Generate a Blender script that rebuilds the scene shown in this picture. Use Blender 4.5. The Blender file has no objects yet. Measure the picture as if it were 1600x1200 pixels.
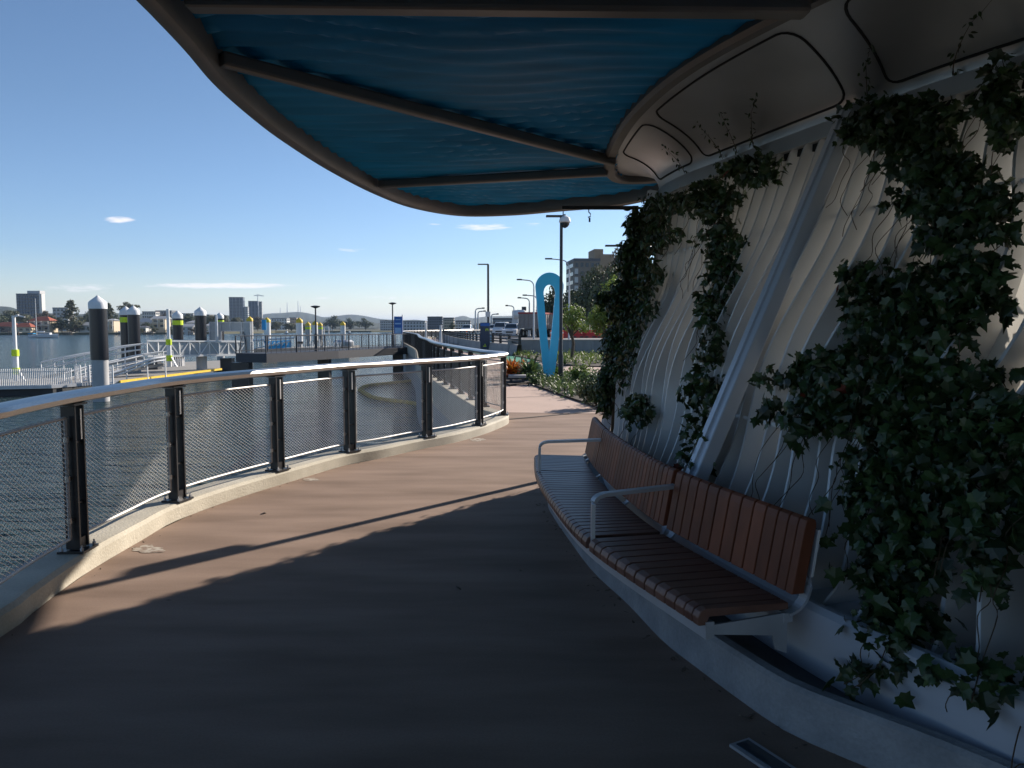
import bpy, bmesh, math, random
from mathutils import Vector, Matrix
random.seed(7)
PI = math.pi
scene = bpy.context.scene
# ------------------------------------------------------------------ camera
F = 1200.0; HOR = 511.5; CAMZ = 1.6
TILT = math.atan((600 - HOR) / F)
cam_d = bpy.data.cameras.new('camera'); cam = bpy.data.objects.new('camera', cam_d)
scene.collection.objects.link(cam); scene.camera = cam
cam.location = (0, 0, CAMZ); cam.rotation_euler = (PI / 2 - TILT, 0, 0)
cam_d.sensor_width = 36; cam_d.lens = 36 * F / 1600; cam_d.clip_start = 0.05; cam_d.clip_end = 30000
# ------------------------------------------------------------------ sky and sun
SUN_AZ = math.radians(42.0)      # clockwise from +Y
SUN_EL = math.radians(25.5)
world = bpy.data.worlds.new('World'); scene.world = world; world.use_nodes = True
wn = world.node_tree.nodes; wl = world.node_tree.links
bg = wn['Background']
sky = wn.new('ShaderNodeTexSky'); sky.sky_type = 'NISHITA'; sky.sun_disc = False
sky.sun_elevation = SUN_EL; sky.sun_rotation = SUN_AZ
sky.air_density = 1.0; sky.dust_density = 0.25; sky.ozone_density = 1.6
bg.inputs['Strength'].default_value = 0.068
def wnode(t, **k):
    n = wn.new(t)
    for a, b in k.items(): setattr(n, a, b)
    return n
def wmath(op, a, b=None, c=None):
    n = wnode('ShaderNodeMath', operation=op)
    for i, x in enumerate((a, b, c)):
        if x is None: continue
        if isinstance(x, (int, float)): n.inputs[i].default_value = x
        else: wl.new(x, n.inputs[i])
    return n.outputs[0]
tc = wnode('ShaderNodeTexCoord'); sx = wnode('ShaderNodeSeparateXYZ'); wl.new(tc.outputs['Generated'], sx.inputs[0])
az = wmath('DIVIDE', sx.outputs[0], wmath('MAXIMUM', sx.outputs[1], 0.05)); el = wmath('DIVIDE', sx.outputs[2], wmath('MAXIMUM', sx.outputs[1], 0.05))
cmb = wnode('ShaderNodeCombineXYZ'); wl.new(wmath('MULTIPLY', az, 40.0), cmb.inputs[0]); wl.new(wmath('MULTIPLY', el, 260.0), cmb.inputs[1])
cn = wnode('ShaderNodeTexNoise'); cn.inputs['Scale'].default_value = 1.0; cn.inputs['Detail'].default_value = 5; cn.inputs['Roughness'].default_value = 0.6
wl.new(cmb.outputs[0], cn.inputs['Vector'])
def blob(a0, e0, ra, re):
    da = wmath('DIVIDE', wmath('SUBTRACT', az, a0), ra); de = wmath('DIVIDE', wmath('SUBTRACT', el, e0), re)
    r = wmath('ADD', wmath('MULTIPLY', da, da), wmath('MULTIPLY', de, de))
    return wmath('MAXIMUM', wmath('SUBTRACT', 1.0, r), 0.0)
tot = None
for (u, v, ru, rv, k) in ((350, 447, 150, 6, 1.0), (130, 451, 95, 11, .55), (195, 346, 32, 7, .9), (755, 357, 60, 7, .8), (838, 353, 26, 5, .5), (548, 392, 30, 6, .5), (420, 371, 26, 5, .3), (605, 465, 60, 4, .5), (680, 353, 14, 4, .4), (505, 466, 45, 4, .5), (615, 395, 22, 4, .3)):
    b = wmath('MULTIPLY', blob((u - 800) / F, (HOR - v) / F, ru / F, rv / F), k)
    tot = b if tot is None else wmath('MAXIMUM', tot, b)
cm = wmath('MINIMUM', wmath('MAXIMUM', wmath('MULTIPLY', wmath('SUBTRACT', wmath('ADD', wmath('MULTIPLY', tot, 0.75), cn.outputs[0]), 0.76), 2.0), 0.0), 0.85)
ramp = wnode('ShaderNodeValToRGB'); wl.new(sx.outputs[2], ramp.inputs[0])
for k_, (pos, c_) in enumerate(((0.0, (1.28, 1.26, 1.44)), (.09, (.84, .99, 1.30)), (.25, (.80, .93, 1.12)), (.6, (.75, .88, 1.0)))):
    e_ = ramp.color_ramp.elements[k_] if k_ < 2 else ramp.color_ramp.elements.new(pos)
    e_.position = pos; e_.color = (c_[0] / 1.5, c_[1] / 1.5, c_[2] / 1.5, 1)
grade = wnode('ShaderNodeMix', data_type='RGBA', blend_type='MULTIPLY'); grade.inputs[0].default_value = 1; wl.new(sky.outputs[0], grade.inputs[6])
vm = wnode('ShaderNodeVectorMath', operation='SCALE'); vm.inputs['Scale'].default_value = 1.5; wl.new(ramp.outputs[0], vm.inputs[0]); wl.new(vm.outputs[0], grade.inputs[7])
mixc = wnode('ShaderNodeMix', data_type='RGBA'); wl.new(cm, mixc.inputs[0]); wl.new(grade.outputs[2], mixc.inputs[6]); mixc.inputs[7].default_value = (10.5, 10.0, 10.2, 1)
wl.new(mixc.outputs[2], bg.inputs['Color'])
sun_d = bpy.data.lights.new('sun', 'SUN'); sun_d.energy = 5.0; sun_d.angle = math.radians(0.53); sun_d.color = (1, .90, .79)
sun = bpy.data.objects.new('sun', sun_d); scene.collection.objects.link(sun)
sd = Vector((math.sin(SUN_AZ) * math.cos(SUN_EL), math.cos(SUN_AZ) * math.cos(SUN_EL), math.sin(SUN_EL)))
sun.rotation_euler = (-sd).to_track_quat('-Z', 'Y').to_euler()
scene.view_settings.view_transform = 'Standard'; scene.view_settings.look = 'None'
scene.view_settings.exposure = 0.72; scene.view_settings.gamma = 1
scene.cycles.diffuse_bounces = 2
scene.render.resolution_x = 1024; scene.render.resolution_y = 768
# ------------------------------------------------------------------ helpers
def at(u, v, z):                       # photo pixel (1600x1200) -> point on the level z
    d = Vector(((u - 800) / F, math.cos(TILT) + (600 - v) / F * math.sin(TILT), -math.sin(TILT) + (600 - v) / F * math.cos(TILT)))
    t = (z - CAMZ) / d.z
    return Vector((d.x * t, d.y * t, z))
def P(u, v, Y):                        # photo pixel -> point at ground distance Y
    d = Vector(((u - 800) / F, math.cos(TILT) + (600 - v) / F * math.sin(TILT), -math.sin(TILT) + (600 - v) / F * math.cos(TILT)))
    t = Y / d.y
    return Vector((d.x * t, Y, CAMZ + d.z * t))
def proj(p):
    x, y, z = p[0], p[1], p[2] - CAMZ
    f = y * math.cos(TILT) - z * math.sin(TILT); u = y * math.sin(TILT) + z * math.cos(TILT)
    return (800 + F * x / f, 600 - F * u / f)
def V(*a): return Vector(a)
def crom(pts, n):
    pts = [Vector(p) for p in pts]; out = []
    m = len(pts)
    for i in range(m - 1):
        p0 = pts[max(i - 1, 0)]; p1 = pts[i]; p2 = pts[i + 1]; p3 = pts[min(i + 2, m - 1)]
        for k in range(n):
            t = k / n
            out.append(0.5 * ((2 * p1) + (p2 - p0) * t + (2 * p0 - 5 * p1 + 4 * p2 - p3) * t * t + (3 * p1 - p0 - 3 * p2 + p3) * t ** 3))
    out.append(pts[-1]); return out
def resample(pts, step):
    L = [0]
    for a, b in zip(pts, pts[1:]): L.append(L[-1] + (b - a).length)
    n = max(1, round(L[-1] / step)); out = []; j = 0
    for k in range(n + 1):
        s = L[-1] * k / n
        while j < len(L) - 2 and L[j + 1] < s: j += 1
        t = (s - L[j]) / max(1e-9, L[j + 1] - L[j]); out.append(pts[j].lerp(pts[j + 1], min(1, t)))
    return out
class MB:
    def __init__(s): s.v = []; s.f = []
    def add(s, vs, fs):
        o = len(s.v); s.v += [tuple(x) for x in vs]; s.f += [tuple(i + o for i in f) for f in fs]; return s
    def box(s, c, d, rz=0, M=None):
        x, y, z = d[0] / 2, d[1] / 2, d[2] / 2
        vs = [Vector((a * x, b * y, e * z)) for a in (-1, 1) for b in (-1, 1) for e in (-1, 1)]
        if M is None: M = Matrix.Rotation(rz, 3, 'Z')
        vs = [M @ q + Vector(c) for q in vs]
        return s.add(vs, [(0, 1, 3, 2), (4, 6, 7, 5), (0, 4, 5, 1), (2, 3, 7, 6), (0, 2, 6, 4), (1, 5, 7, 3)])
    def bar(s, p, q, w, h, up=(0, 0, 1)):
        p = Vector(p); q = Vector(q); t = (q - p)
        if t.length < 1e-6: return s
        t.normalize(); up = Vector(up)
        if abs(t.dot(up)) > .99: up = Vector((1, 0, 0)) if abs(t.x) < .9 else Vector((0, 1, 0))
        a = t.cross(up).normalized(); b = a.cross(t).normalized()
        vs = [r + a * i * w / 2 + b * j * h / 2 for r in (p, q) for (i, j) in ((-1, -1), (1, -1), (1, 1), (-1, 1))]
        return s.add(vs, [(0, 1, 2, 3), (4, 7, 6, 5), (0, 4, 5, 1), (1, 5, 6, 2), (2, 6, 7, 3), (3, 7, 4, 0)])
    def tube(s, pts, r, n=8, cap=True, sec=None, up=(0, 0, 1)):
        pts = [Vector(p) for p in pts]; m = len(pts); R = r if isinstance(r, (list, tuple)) else [r] * m
        vs = []; up = Vector(up)
        for i, p in enumerate(pts):
            t = (pts[min(i + 1, m - 1)] - pts[max(i - 1, 0)])
            if t.length < 1e-9: t = Vector((0, 0, 1))
            t.normalize(); u = up
            if abs(t.dot(u)) > .98: u = Vector((1, 0, 0)) if abs(t.x) < .9 else Vector((0, 1, 0))
            a = t.cross(u).normalized(); b = a.cross(t).normalized()
            if sec: vs += [p + a * x + b * y for x, y in sec]
            else: vs += [p + a * math.cos(2 * PI * k / n) * R[i] + b * math.sin(2 * PI * k / n) * R[i] for k in range(n)]
        if sec: n = len(sec)
        fs = [(i * n + k, i * n + (k + 1) % n, (i + 1) * n + (k + 1) % n, (i + 1) * n + k) for i in range(m - 1) for k in range(n)]
        if cap: fs += [tuple(range(n))[::-1], tuple((m - 1) * n + k for k in range(n))]
        return s.add(vs, fs)
    def lathe(s, c, prof, n=16):
        c = Vector(c); vs = []; m = len(prof)
        for r, z in prof: vs += [c + Vector((r * math.cos(2 * PI * k / n), r * math.sin(2 * PI * k / n), z)) for k in range(n)]
        fs = [(i * n + k, i * n + (k + 1) % n, (i + 1) * n + (k + 1) % n, (i + 1) * n + k) for i in range(m - 1) for k in range(n)]
        fs += [tuple(range(n))[::-1], tuple((m - 1) * n + k for k in range(n))]
        return s.add(vs, fs)
    def prism(s, poly, z0, z1):
        n = len(poly); vs = [(p[0], p[1], z0) for p in poly] + [(p[0], p[1], z1) for p in poly]
        fs = [tuple(range(n))[::-1], tuple(range(n, 2 * n))] + [(k, (k + 1) % n, n + (k + 1) % n, n + k) for k in range(n)]
        return s.add(vs, fs)
    def extr(s, prof, M, w0, w1):      # side profile (y,z) swept along x
        n = len(prof); vs = [M @ Vector((w0, p[0], p[1])) for p in prof] + [M @ Vector((w1, p[0], p[1])) for p in prof]
        return s.add(vs, [tuple(range(n)), tuple(range(n, 2 * n))[::-1]] + [(k, n + k, n + (k + 1) % n, (k + 1) % n) for k in range(n)])
    def grid(s, rows):
        n = len(rows[0]); vs = [p for r in rows for p in r]
        return s.add(vs, [(i * n + k, i * n + k + 1, (i + 1) * n + k + 1, (i + 1) * n + k) for i in range(len(rows) - 1) for k in range(n - 1)])
    def build(s, name, m, parent=None, smooth=False, bevel=0, loc=None, tri=False):
        me = bpy.data.meshes.new(name); me.from_pydata(s.v, [], s.f); me.update()
        bm = bmesh.new(); bm.from_mesh(me)
        if not tri and len(s.v) < 60000: bmesh.ops.recalc_face_normals(bm, faces=bm.faces)
        big = [f for f in bm.faces if len(f.verts) > 12]
        if big: bmesh.ops.triangulate(bm, faces=big)
        bm.to_mesh(me); bm.free()
        me.materials.append(m)
        if smooth:
            for p in me.polygons: p.use_smooth = True
            try: me.set_sharp_from_angle(angle=math.radians(38))
            except Exception: pass
        o = bpy.data.objects.new(name, me); scene.collection.objects.link(o)
        if parent: o.parent = parent
        if loc is not None: o.location = loc
        if bevel:
            b = o.modifiers.new('bevel', 'BEVEL'); b.width = bevel; b.segments = 2; b.limit_method = 'ANGLE'
        return o
def tag(o, label=None, cat=None, group=None, kind=None):
    if label: o['label'] = label
    if cat: o['category'] = cat
    if group: o['group'] = group
    if kind: o['kind'] = kind
    return o
def thing(name, label, cat, loc=(0, 0, 0), rz=0, group=None):
    o = bpy.data.objects.new(name, None); scene.collection.objects.link(o); o.location = loc; o.rotation_euler = (0, 0, rz)
    o.empty_display_size = .2
    return tag(o, label, cat, group)
KIDS = {}
def dup(root, loc, rz=0, sc=1, label=None, group=None):
    r = root.copy(); scene.collection.objects.link(r); r.location = loc; r.rotation_euler = (0, 0, rz)
    r.scale = (sc, sc, sc) if not isinstance(sc, (tuple, list)) else sc
    if label: r['label'] = label
    if group: r['group'] = group
    for ch in list(root.children):
        c = ch.copy(); scene.collection.objects.link(c); c.parent = r
        for g in ch.children:
            d = g.copy(); scene.collection.objects.link(d); d.parent = c
    return r
def struct(o): o['kind'] = 'structure'; return o
# ------------------------------------------------------------------ materials
def mat(name, col, rough=.6, metal=0, var=.12, vs=6.0, bump=0, bs=40, col2=None, v2=.5, spec=.5, trans=0, stretch=None, detail=4, speck=0, speck_s=150, island=0):
    m = bpy.data.materials.new(name); m.use_nodes = True; nt = m.node_tree; N = nt.nodes; L = nt.links
    b = N['Principled BSDF']; b.inputs['Roughness'].default_value = rough; b.inputs['Metallic'].default_value = metal
    b.inputs['Specular IOR Level'].default_value = spec
    tc = N.new('ShaderNodeTexCoord'); mp = N.new('ShaderNodeMapping'); L.new(tc.outputs['Object'], mp.inputs[0])
    if stretch: mp.inputs['Scale'].default_value = stretch
    nz = N.new('ShaderNodeTexNoise'); nz.inputs['Scale'].default_value = vs; nz.inputs['Detail'].default_value = detail; L.new(mp.outputs[0], nz.inputs['Vector'])
    rp = N.new('ShaderNodeValToRGB'); L.new(nz.outputs[0], rp.inputs[0])
    c2 = col2 if col2 else tuple(min(1, c * (1 + var)) for c in col); c1 = col if col2 else tuple(c * (1 - var) for c in col)
    rp.color_ramp.elements[0].position = .5 - .2 * (v2 / .5); rp.color_ramp.elements[0].color = (*c1, 1)
    rp.color_ramp.elements[1].position = .5 + .2 * (v2 / .5); rp.color_ramp.elements[1].color = (*c2, 1)
    colout = rp.outputs[0]
    def mul(fac_socket, lo, hi, src):
        mr = N.new('ShaderNodeMapRange'); L.new(fac_socket, mr.inputs['Value']); mr.inputs['From Min'].default_value = .3 if lo != hi and speck and src is rp.outputs[0] else 0
        mr.inputs['From Max'].default_value = .7 if mr.inputs['From Min'].default_value else 1; mr.inputs['To Min'].default_value = lo; mr.inputs['To Max'].default_value = hi
        vs_ = N.new('ShaderNodeVectorMath'); vs_.operation = 'SCALE'; L.new(src, vs_.inputs[0]); L.new(mr.outputs[0], vs_.inputs['Scale']); return vs_.outputs[0]
    if speck:
        n3 = N.new('ShaderNodeTexNoise'); n3.inputs['Scale'].default_value = speck_s; n3.inputs['Detail'].default_value = 3; L.new(tc.outputs['Object'], n3.inputs['Vector'])
        colout = mul(n3.outputs[0], 1 - speck, 1 + speck, colout)
    if island:
        gi = N.new('ShaderNodeNewGeometry'); colout = mul(gi.outputs['Random Per Island'], 1 - island, 1 + island, colout)
    L.new(colout, b.inputs['Base Color'])
    if bump:
        n2 = N.new('ShaderNodeTexNoise'); n2.inputs['Scale'].default_value = bs; n2.inputs['Detail'].default_value = 5; L.new(mp.outputs[0], n2.inputs['Vector'])
        bp = N.new('ShaderNodeBump'); bp.inputs['Strength'].default_value = min(1, bump * 10); bp.inputs['Distance'].default_value = bump / 5; L.new(n2.outputs[0], bp.inputs['Height']); L.new(bp.outputs[0], b.inputs['Normal'])
    if trans:
        out = N['Material Output']; tr = N.new('ShaderNodeBsdfTranslucent'); L.new(rp.outputs[0], tr.inputs[0]); mx = N.new('ShaderNodeMixShader'); mx.inputs[0].default_value = trans
        L.new(b.outputs[0], mx.inputs[1]); L.new(tr.outputs[0], mx.inputs[2]); L.new(mx.outputs[0], out.inputs[0])
    return m
M = {}
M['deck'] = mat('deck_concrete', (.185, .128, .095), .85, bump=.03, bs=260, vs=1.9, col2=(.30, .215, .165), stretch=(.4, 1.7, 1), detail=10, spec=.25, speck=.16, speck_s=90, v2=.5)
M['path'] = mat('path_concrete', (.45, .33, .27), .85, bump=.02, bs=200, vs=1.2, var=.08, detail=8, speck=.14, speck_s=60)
M['kerb'] = mat('kerb_concrete', (.40, .365, .29), .85, bump=.05, bs=60, vs=3.2, col2=(.52, .48, .39), detail=9, speck=.18, speck_s=70)
M['plinth'] = mat('plinth_concrete', (.20, .215, .23), .85, bump=.05, bs=50, vs=5, col2=(.30, .315, .33), detail=9, speck=.2, speck_s=60)
M['fascia'] = mat('wall_concrete', (.30, .31, .31), .85, bump=.04, bs=30, vs=1.5, var=.15, detail=8)
M['pale'] = mat('pale_concrete', (.45, .43, .40), .85, bump=.03, bs=30, vs=1.5, var=.1)
M['black'] = mat('black_steel', (.018, .018, .02), .38, 0, bump=.006, bs=90)
M['dark'] = mat('dark_steel', (.05, .055, .065), .5, .2)
M['steel'] = mat('stainless_steel', (.56, .545, .52), .38, 1, var=.08, vs=30, stretch=(1, 1, 6))
M['wire'] = mat('wire_rope', (.62, .61, .60), .42, .8)
M['tube'] = mat('satin_steel', (.40, .39, .38), .6, .7)
M['white'] = mat('white_paint', (.74, .75, .75), .45, var=.05, vs=2)
M['fin'] = mat('fin_white_paint', (.66, .67, .67), .45, .25, var=.04, vs=2, trans=.06)
M['backing'] = mat('translucent_sheet', (.82, .80, .74), .6, var=.05, vs=1.5, trans=.40)
M['strut'] = mat('strut_paint', (.52, .56, .62), .35, var=.04, vs=3, metal=.2)
M['cove'] = mat('cove_paint', (.46, .48, .50), .36, .6, var=.07, vs=2.2, bump=.004, bs=20)
M['beam'] = mat('beam_bronze', (.165, .155, .145), .45, .3, var=.12, vs=3)
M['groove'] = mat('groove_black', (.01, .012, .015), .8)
M['blue'] = mat('ceiling_blue', (.004, .23, .49), .55, spec=.15, var=.18, vs=3.0, stretch=(.5, 3, 1))
M['roof'] = mat('roof_sheet', (.5, .5, .48), .6)
M['timber'] = mat('hardwood', (.12, .038, .019), .5, spec=.3, island=.38, vs=9, col2=(.20, .062, .029), bump=.02, bs=60, stretch=(1, 1, .35), detail=6)
M['seatwood'] = mat('weathered_hardwood', (.12, .052, .036), .38, island=.22, vs=9, col2=(.20, .10, .07), bump=.02, bs=60, stretch=(.4, 2, 1), detail=6)
M['galv'] = mat('galvanised', (.50, .52, .55), .45, .5, var=.08)
M['soil'] = mat('soil', (.045, .035, .028), .95, bump=.1, bs=20)
M['asphalt'] = mat('asphalt', (.20, .19, .185), .9, bump=.02, bs=60, vs=1)
M['green'] = mat('green_lane', (.03, .22, .13), .8, vs=2)
M['leaf'] = mat('ivy_leaf', (.020, .040, .012), .38, island=.6, vs=9, col2=(.042, .078, .024), trans=.22)
M['leafred'] = mat('red_leaf', (.16, .03, .015), .5, trans=.2)
M['stem'] = mat('stem', (.07, .045, .025), .8)
M['bark'] = mat('bark', (.10, .075, .055), .9, bump=.1, bs=12)
M['folA'] = mat('foliage_dark', (.03, .05, .018), .6, vs=.35, col2=(.06, .085, .03), trans=.15)
M['folB'] = mat('foliage_olive', (.05, .06, .02), .6, vs=.35, col2=(.10, .105, .04), trans=.15)
M['folC'] = mat('foliage_yellowgreen', (.09, .15, .025), .5, vs=2, col2=(.20, .26, .05), trans=.3)
M['folD'] = mat('foliage_garden', (.05, .095, .03), .5, vs=2, col2=(.13, .18, .06), trans=.3)
M['folE'] = mat('foliage_brown', (.07, .06, .035), .7, vs=.6, col2=(.13, .10, .06), trans=.15)
M['croton'] = mat('croton_leaf', (.55, .07, .02), .45, vs=5, col2=(.6, .30, .03), trans=.3)
M['pile'] = mat('pile_sleeve', (.017, .017, .022), .28, bump=.01, bs=3)
M['pileg'] = mat('pile_concrete', (.42, .42, .42), .7, var=.12, vs=1.4)
M['yellow'] = mat('yellow_paint', (.75, .50, .03), .5)
M['hivis'] = mat('hivis_yellow', (.62, .80, .02), .5)
M['hull'] = mat('hull_dark', (.04, .045, .05), .6)
M['pontoon'] = mat('pontoon_deck', (.28, .27, .25), .85, var=.1)
M['tile'] = mat('red_tile', (.33, .085, .045), .8, var=.2, vs=.6)
M['cream'] = mat('cream_render', (.62, .52, .38), .8)
M['wallw'] = mat('white_render', (.62, .61, .58), .8)
M['wallg'] = mat('grey_render', (.24, .26, .29), .8)
M['tower'] = mat('blue_grey_facade', (.085, .11, .16), .5)
M['towerlight'] = mat('tower_light_band', (.45, .46, .47), .7)
M['glass'] = mat('dark_glass', (.03, .045, .06), .12)
M['brick'] = mat('tan_brick', (.36, .25, .16), .85)
M['brickg'] = mat('grey_brown_brick', (.24, .20, .16), .85)
M['greyroof'] = mat('grey_roof', (.36, .37, .38), .6)
M['darkroof'] = mat('dark_roof', (.10, .10, .11), .6)
M['banner'] = mat('banner_blue', (.02, .34, .70), .5)
M['signblue'] = mat('sign_blue', (.02, .12, .42), .5)
M['navy'] = mat('pylon_navy', (.012, .035, .08), .4)
M['sculpt'] = mat('sculpture_blue', (.05, .56, .84), .35, var=.06, vs=3)
M['red'] = mat('barrier_red', (.60, .03, .02), .5)
M['carwhite'] = mat('car_white', (.75, .76, .78), .2, var=.02)
M['tyre'] = mat('tyre', (.015, .015, .015), .8)
M['truckgrey'] = mat('trailer_grey', (.22, .20, .19), .7, var=.1)
M['truckred'] = mat('trailer_red', (.30, .03, .03), .6)
M['orange'] = mat('orange_plastic', (.75, .14, .02), .5)
M['hill'] = mat('hill_forest', (.018, .032, .026), .95, vs=.004, col2=(.035, .05, .035), detail=8)
M['land'] = mat('far_land', (.06, .07, .035), .95, vs=.02, col2=(.12, .11, .07))
M['boom'] = mat('boom_float', (.40, .28, .06), .8, var=.3, vs=3)
M['screen'] = mat('frosted_screen', (.40, .43, .45), .35, var=.06)
M['stain'] = mat('chalky_patch', (.42, .38, .32), .9, vs=22, col2=(.22, .16, .12), v2=.2, detail=8)
def water_mat():
    m = bpy.data.materials.new('river_water'); m.use_nodes = True; N = m.node_tree.nodes; L = m.node_tree.links
    b = N['Principled BSDF']; b.inputs['Base Color'].default_value = (.02, .044, .042, 1); b.inputs['Roughness'].default_value = .12; b.inputs['IOR'].default_value = 1.33
    tc = N.new('ShaderNodeTexCoord'); hs = None
    for sc, st, amp in (((.9, 2.2, 1), 1.0, .15), ((.9, 1.6, 1), 3.2, .06), ((.16, .5, 1), 1.0, .3)):
        mp = N.new('ShaderNodeMapping'); mp.inputs['Scale'].default_value = sc; mp.inputs['Rotation'].default_value = (0, 0, .25); L.new(tc.outputs['Object'], mp.inputs[0])
        n = N.new('ShaderNodeTexNoise'); n.inputs['Scale'].default_value = st; n.inputs['Detail'].default_value = 4; L.new(mp.outputs[0], n.inputs['Vector'])
        q = N.new('ShaderNodeMath'); q.operation = 'MULTIPLY'; q.inputs[1].default_value = amp; L.new(n.outputs[0], q.inputs[0])
        if hs is None: hs = q
        else:
            a = N.new('ShaderNodeMath'); a.operation = 'ADD'; L.new(hs.outputs[0], a.inputs[0]); L.new(q.outputs[0], a.inputs[1]); hs = a
    bp = N.new('ShaderNodeBump'); bp.inputs['Strength'].default_value = 1; bp.inputs['Distance'].default_value = 2.2
    L.new(hs.outputs[0], bp.inputs['Height']); L.new(bp.outputs[0], b.inputs['Normal'])
    return m
M['water'] = water_mat()
# ================================================================== SETTING
WZ = -2.5
MB().grid([[(-9000, -200, WZ), (9000, -200, WZ)], [(-9000, 14000, WZ), (9000, 14000, WZ)]]).build('water', M['water'])['kind'] = 'structure'
# edge of the promenade (deck side of the kerb, level 0)
edge_px = [(0, 996), (49, 959), (101, 919), (150, 886), (225, 842), (270, 816), (337, 790), (394, 771), (450, 754), (540, 727), (597, 716), (653, 703), (709, 692), (755, 679), (783, 668)]
edge = [V(-2.6, -14, 0), V(-2.2, -8, 0), V(-2.2, -4, 0), V(-2.42, -1, 0), V(-2.56, 1.5, 0)] + [at(u, v, 0) for u, v in edge_px]
edge += [V(-.06, 12.75, 0), V(-.10, 13.35, 0), V(-.42, 14.2, 0), V(-1.05, 17, 0), V(-2.15, 22.5, 0), V(-3.1, 29, 0), V(-4.2, 36, 0), V(-6.2, 51, 0), V(-8.6, 65, 0), V(-11.5, 82, 0), V(-13.3, 98, 0), V(-11.5, 114, 0), V(-5, 128, 0), V(10, 138, 0), V(40, 142, 0)]
edge = resample(crom(edge, 6), .16)
def normals(pts):
    out = []
    for i in range(len(pts)):
        t = pts[min(i + 1, len(pts) - 1)] - pts[max(i - 1, 0)]; t.z = 0; t.normalize(); out.append(V(-t.y, t.x, 0))     # left of travel = water side
    return out
en = normals(edge)
deckpoly = [(p.x, p.y) for p in resample(edge, .5)] + [(60, 142), (60, -14)]
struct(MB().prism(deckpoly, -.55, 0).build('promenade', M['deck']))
# paler path beyond the dark strip
far = [p for p in edge if p.y > 14.3 and p.y < 140]
i0 = edge.index(far[0])
pathpoly = [(p.x - n.x * .02, p.y - n.y * .02) for p, n in zip(edge[i0:], en[i0:]) if p.y < 140][::3] + [(50, 135), (50, 13.0), (1.4, 14.2)]
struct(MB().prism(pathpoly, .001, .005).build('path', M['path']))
# kerb: swept section with chamfered top, wider foot
KW = .30; KH = .13
sec = [(0, 0), (-.0, KH - .02), (.02, KH), (KW, KH), (KW, -.45), (KW - .04, -.45), (KW - .04, -.002), (.0, -.002)]
def sweep_off(mb, pts, nrm, prof, close=True):
    rows = []
    for p, n in zip(pts, nrm): rows.append([(p.x + n.x * a, p.y + n.y * a, p.z + z) for a, z in prof])
    if close: rows = [r + [r[0]] for r in rows]
    mb.grid(rows)
kp = [(0, .0), (0, KH - .025), (.025, KH), (KW, KH), (KW, -.5)]
k = MB(); sweep_off(k, edge, en, kp, False); struct(k.build('kerb', M['kerb'], smooth=True))
# sea wall face under the return part of the deck
fw = MB(); i1 = min(range(len(edge)), key=lambda i: abs(edge[i].y - 12.6) + (0 if edge[i].x > -.5 else 9))
sweep_off(fw, edge[i1:], en[i1:], [(KW - .03, -.4), (KW - .03, -3.2)], False)
tag(fw.build('sea_wall', M['fascia']), 'plain grey concrete wall dropping from the far deck edge into the river', 'sea wall')
# cast shadow lines across the deck, painted as thin dark strips
jm = mat('shadow_strip_dark', (.03, .028, .025), .9)
def shadow_strip(u0, v0, u1, v1, w=.02):
    a = at(u0, v0, .007); b = at(u1, v1, .007); t = (b - a).normalized(); n = V(-t.y, t.x, 0) * w / 2
    return MB().add([a - n, b - n, b + n, a + n], [(0, 1, 2, 3)])
for i, q in enumerate([(792, 603, 834, 602, .05), (792, 621, 868, 619, .05), (794, 655, 938, 642, .07)]):
    struct(shadow_strip(*q).build('shadow_strip', jm))
# ---- land behind: road, garden soil
roadm = MB().prism([(-9.5, 129), (-4.1, 69), (-2.0, 56), (.9, 45.2), (30, 45.2), (59, 45.2), (59, 135), (20, 137)], .006, .35)
struct(roadm.build('road', M['asphalt']))
# green cycle lane
gl = [at(690, 537, 0), at(706, 541, 0), at(730, 545, 0), at(752, 549.5, 0), at(775, 552.5, 0), at(800, 556, 0), at(830, 560, 0)]
gr = [at(682, 538.5, 0), at(700, 544, 0), at(725, 549, 0), at(752, 554.5, 0), at(775, 559, 0), at(800, 566, 0), at(850, 574, 0)]
struct(MB().grid([[(a.x, a.y, .010), (b.x, b.y, .010)] for a, b in zip(gl, gr)]).build('cycle_lane', M['green']))
wl_ = MB()
for i in range(6):
    a = (gl[i] + gr[i]) * .5; b = (gl[i + 1] + gr[i + 1]) * .5; c = a.lerp(b, .35); d = a.lerp(b, .6); wl_.bar((c.x, c.y, .016), (d.x, d.y, .016), .12, .004)
struct(wl_.build('lane_marking', M['white']))
# concrete barrier with black rail above it along the cycle lane
bp_ = [V(9.5, 129, 0)] and [at(686, 524, 0), at(692, 527.5, 0), at(702, 532.5, 0), at(712, 536.5, 0), at(730, 542, 0), at(750, 547, 0), at(775, 551, 0), at(800, 554.5, 0), at(812, 556, 0)]
bp_ = resample(crom(bp_, 6), 1.0); bn = normals(bp_)
br = thing('traffic_barrier', 'curved grey concrete barrier with black posts and rails along the green cycle lane', 'barrier')
b = MB(); sweep_off(b, bp_, bn, [(.25, 0), (.12, .62), (-.12, .62), (-.25, 0)]); b.build('concrete_base', M['fascia'], br)
b = MB()
for z in (.75, .92, 1.12): b.tube([p + V(0, 0, z) for p in bp_], .05, 6)
b.build('rail', M['black'], br)
for p in resample(bp_, 2.2): MB().box((p.x, p.y, .9), (.16, .16, .56)).build('post', M['black'], br)
bw = thing('retaining_wall', 'grey ribbed concrete wall between the garden and the upper road', 'wall', (0, 0, 0))
b = MB(); b.box((16, 44.8, .42), (32.5, .22, .84)); b.build('wall_body', M['fascia'], bw)
b = MB()
for i in range(70): b.box((.2 + i * .45, 44.66, .40), (.14, .06, .72))
b.build('ribs', M['fascia'], bw)
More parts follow.
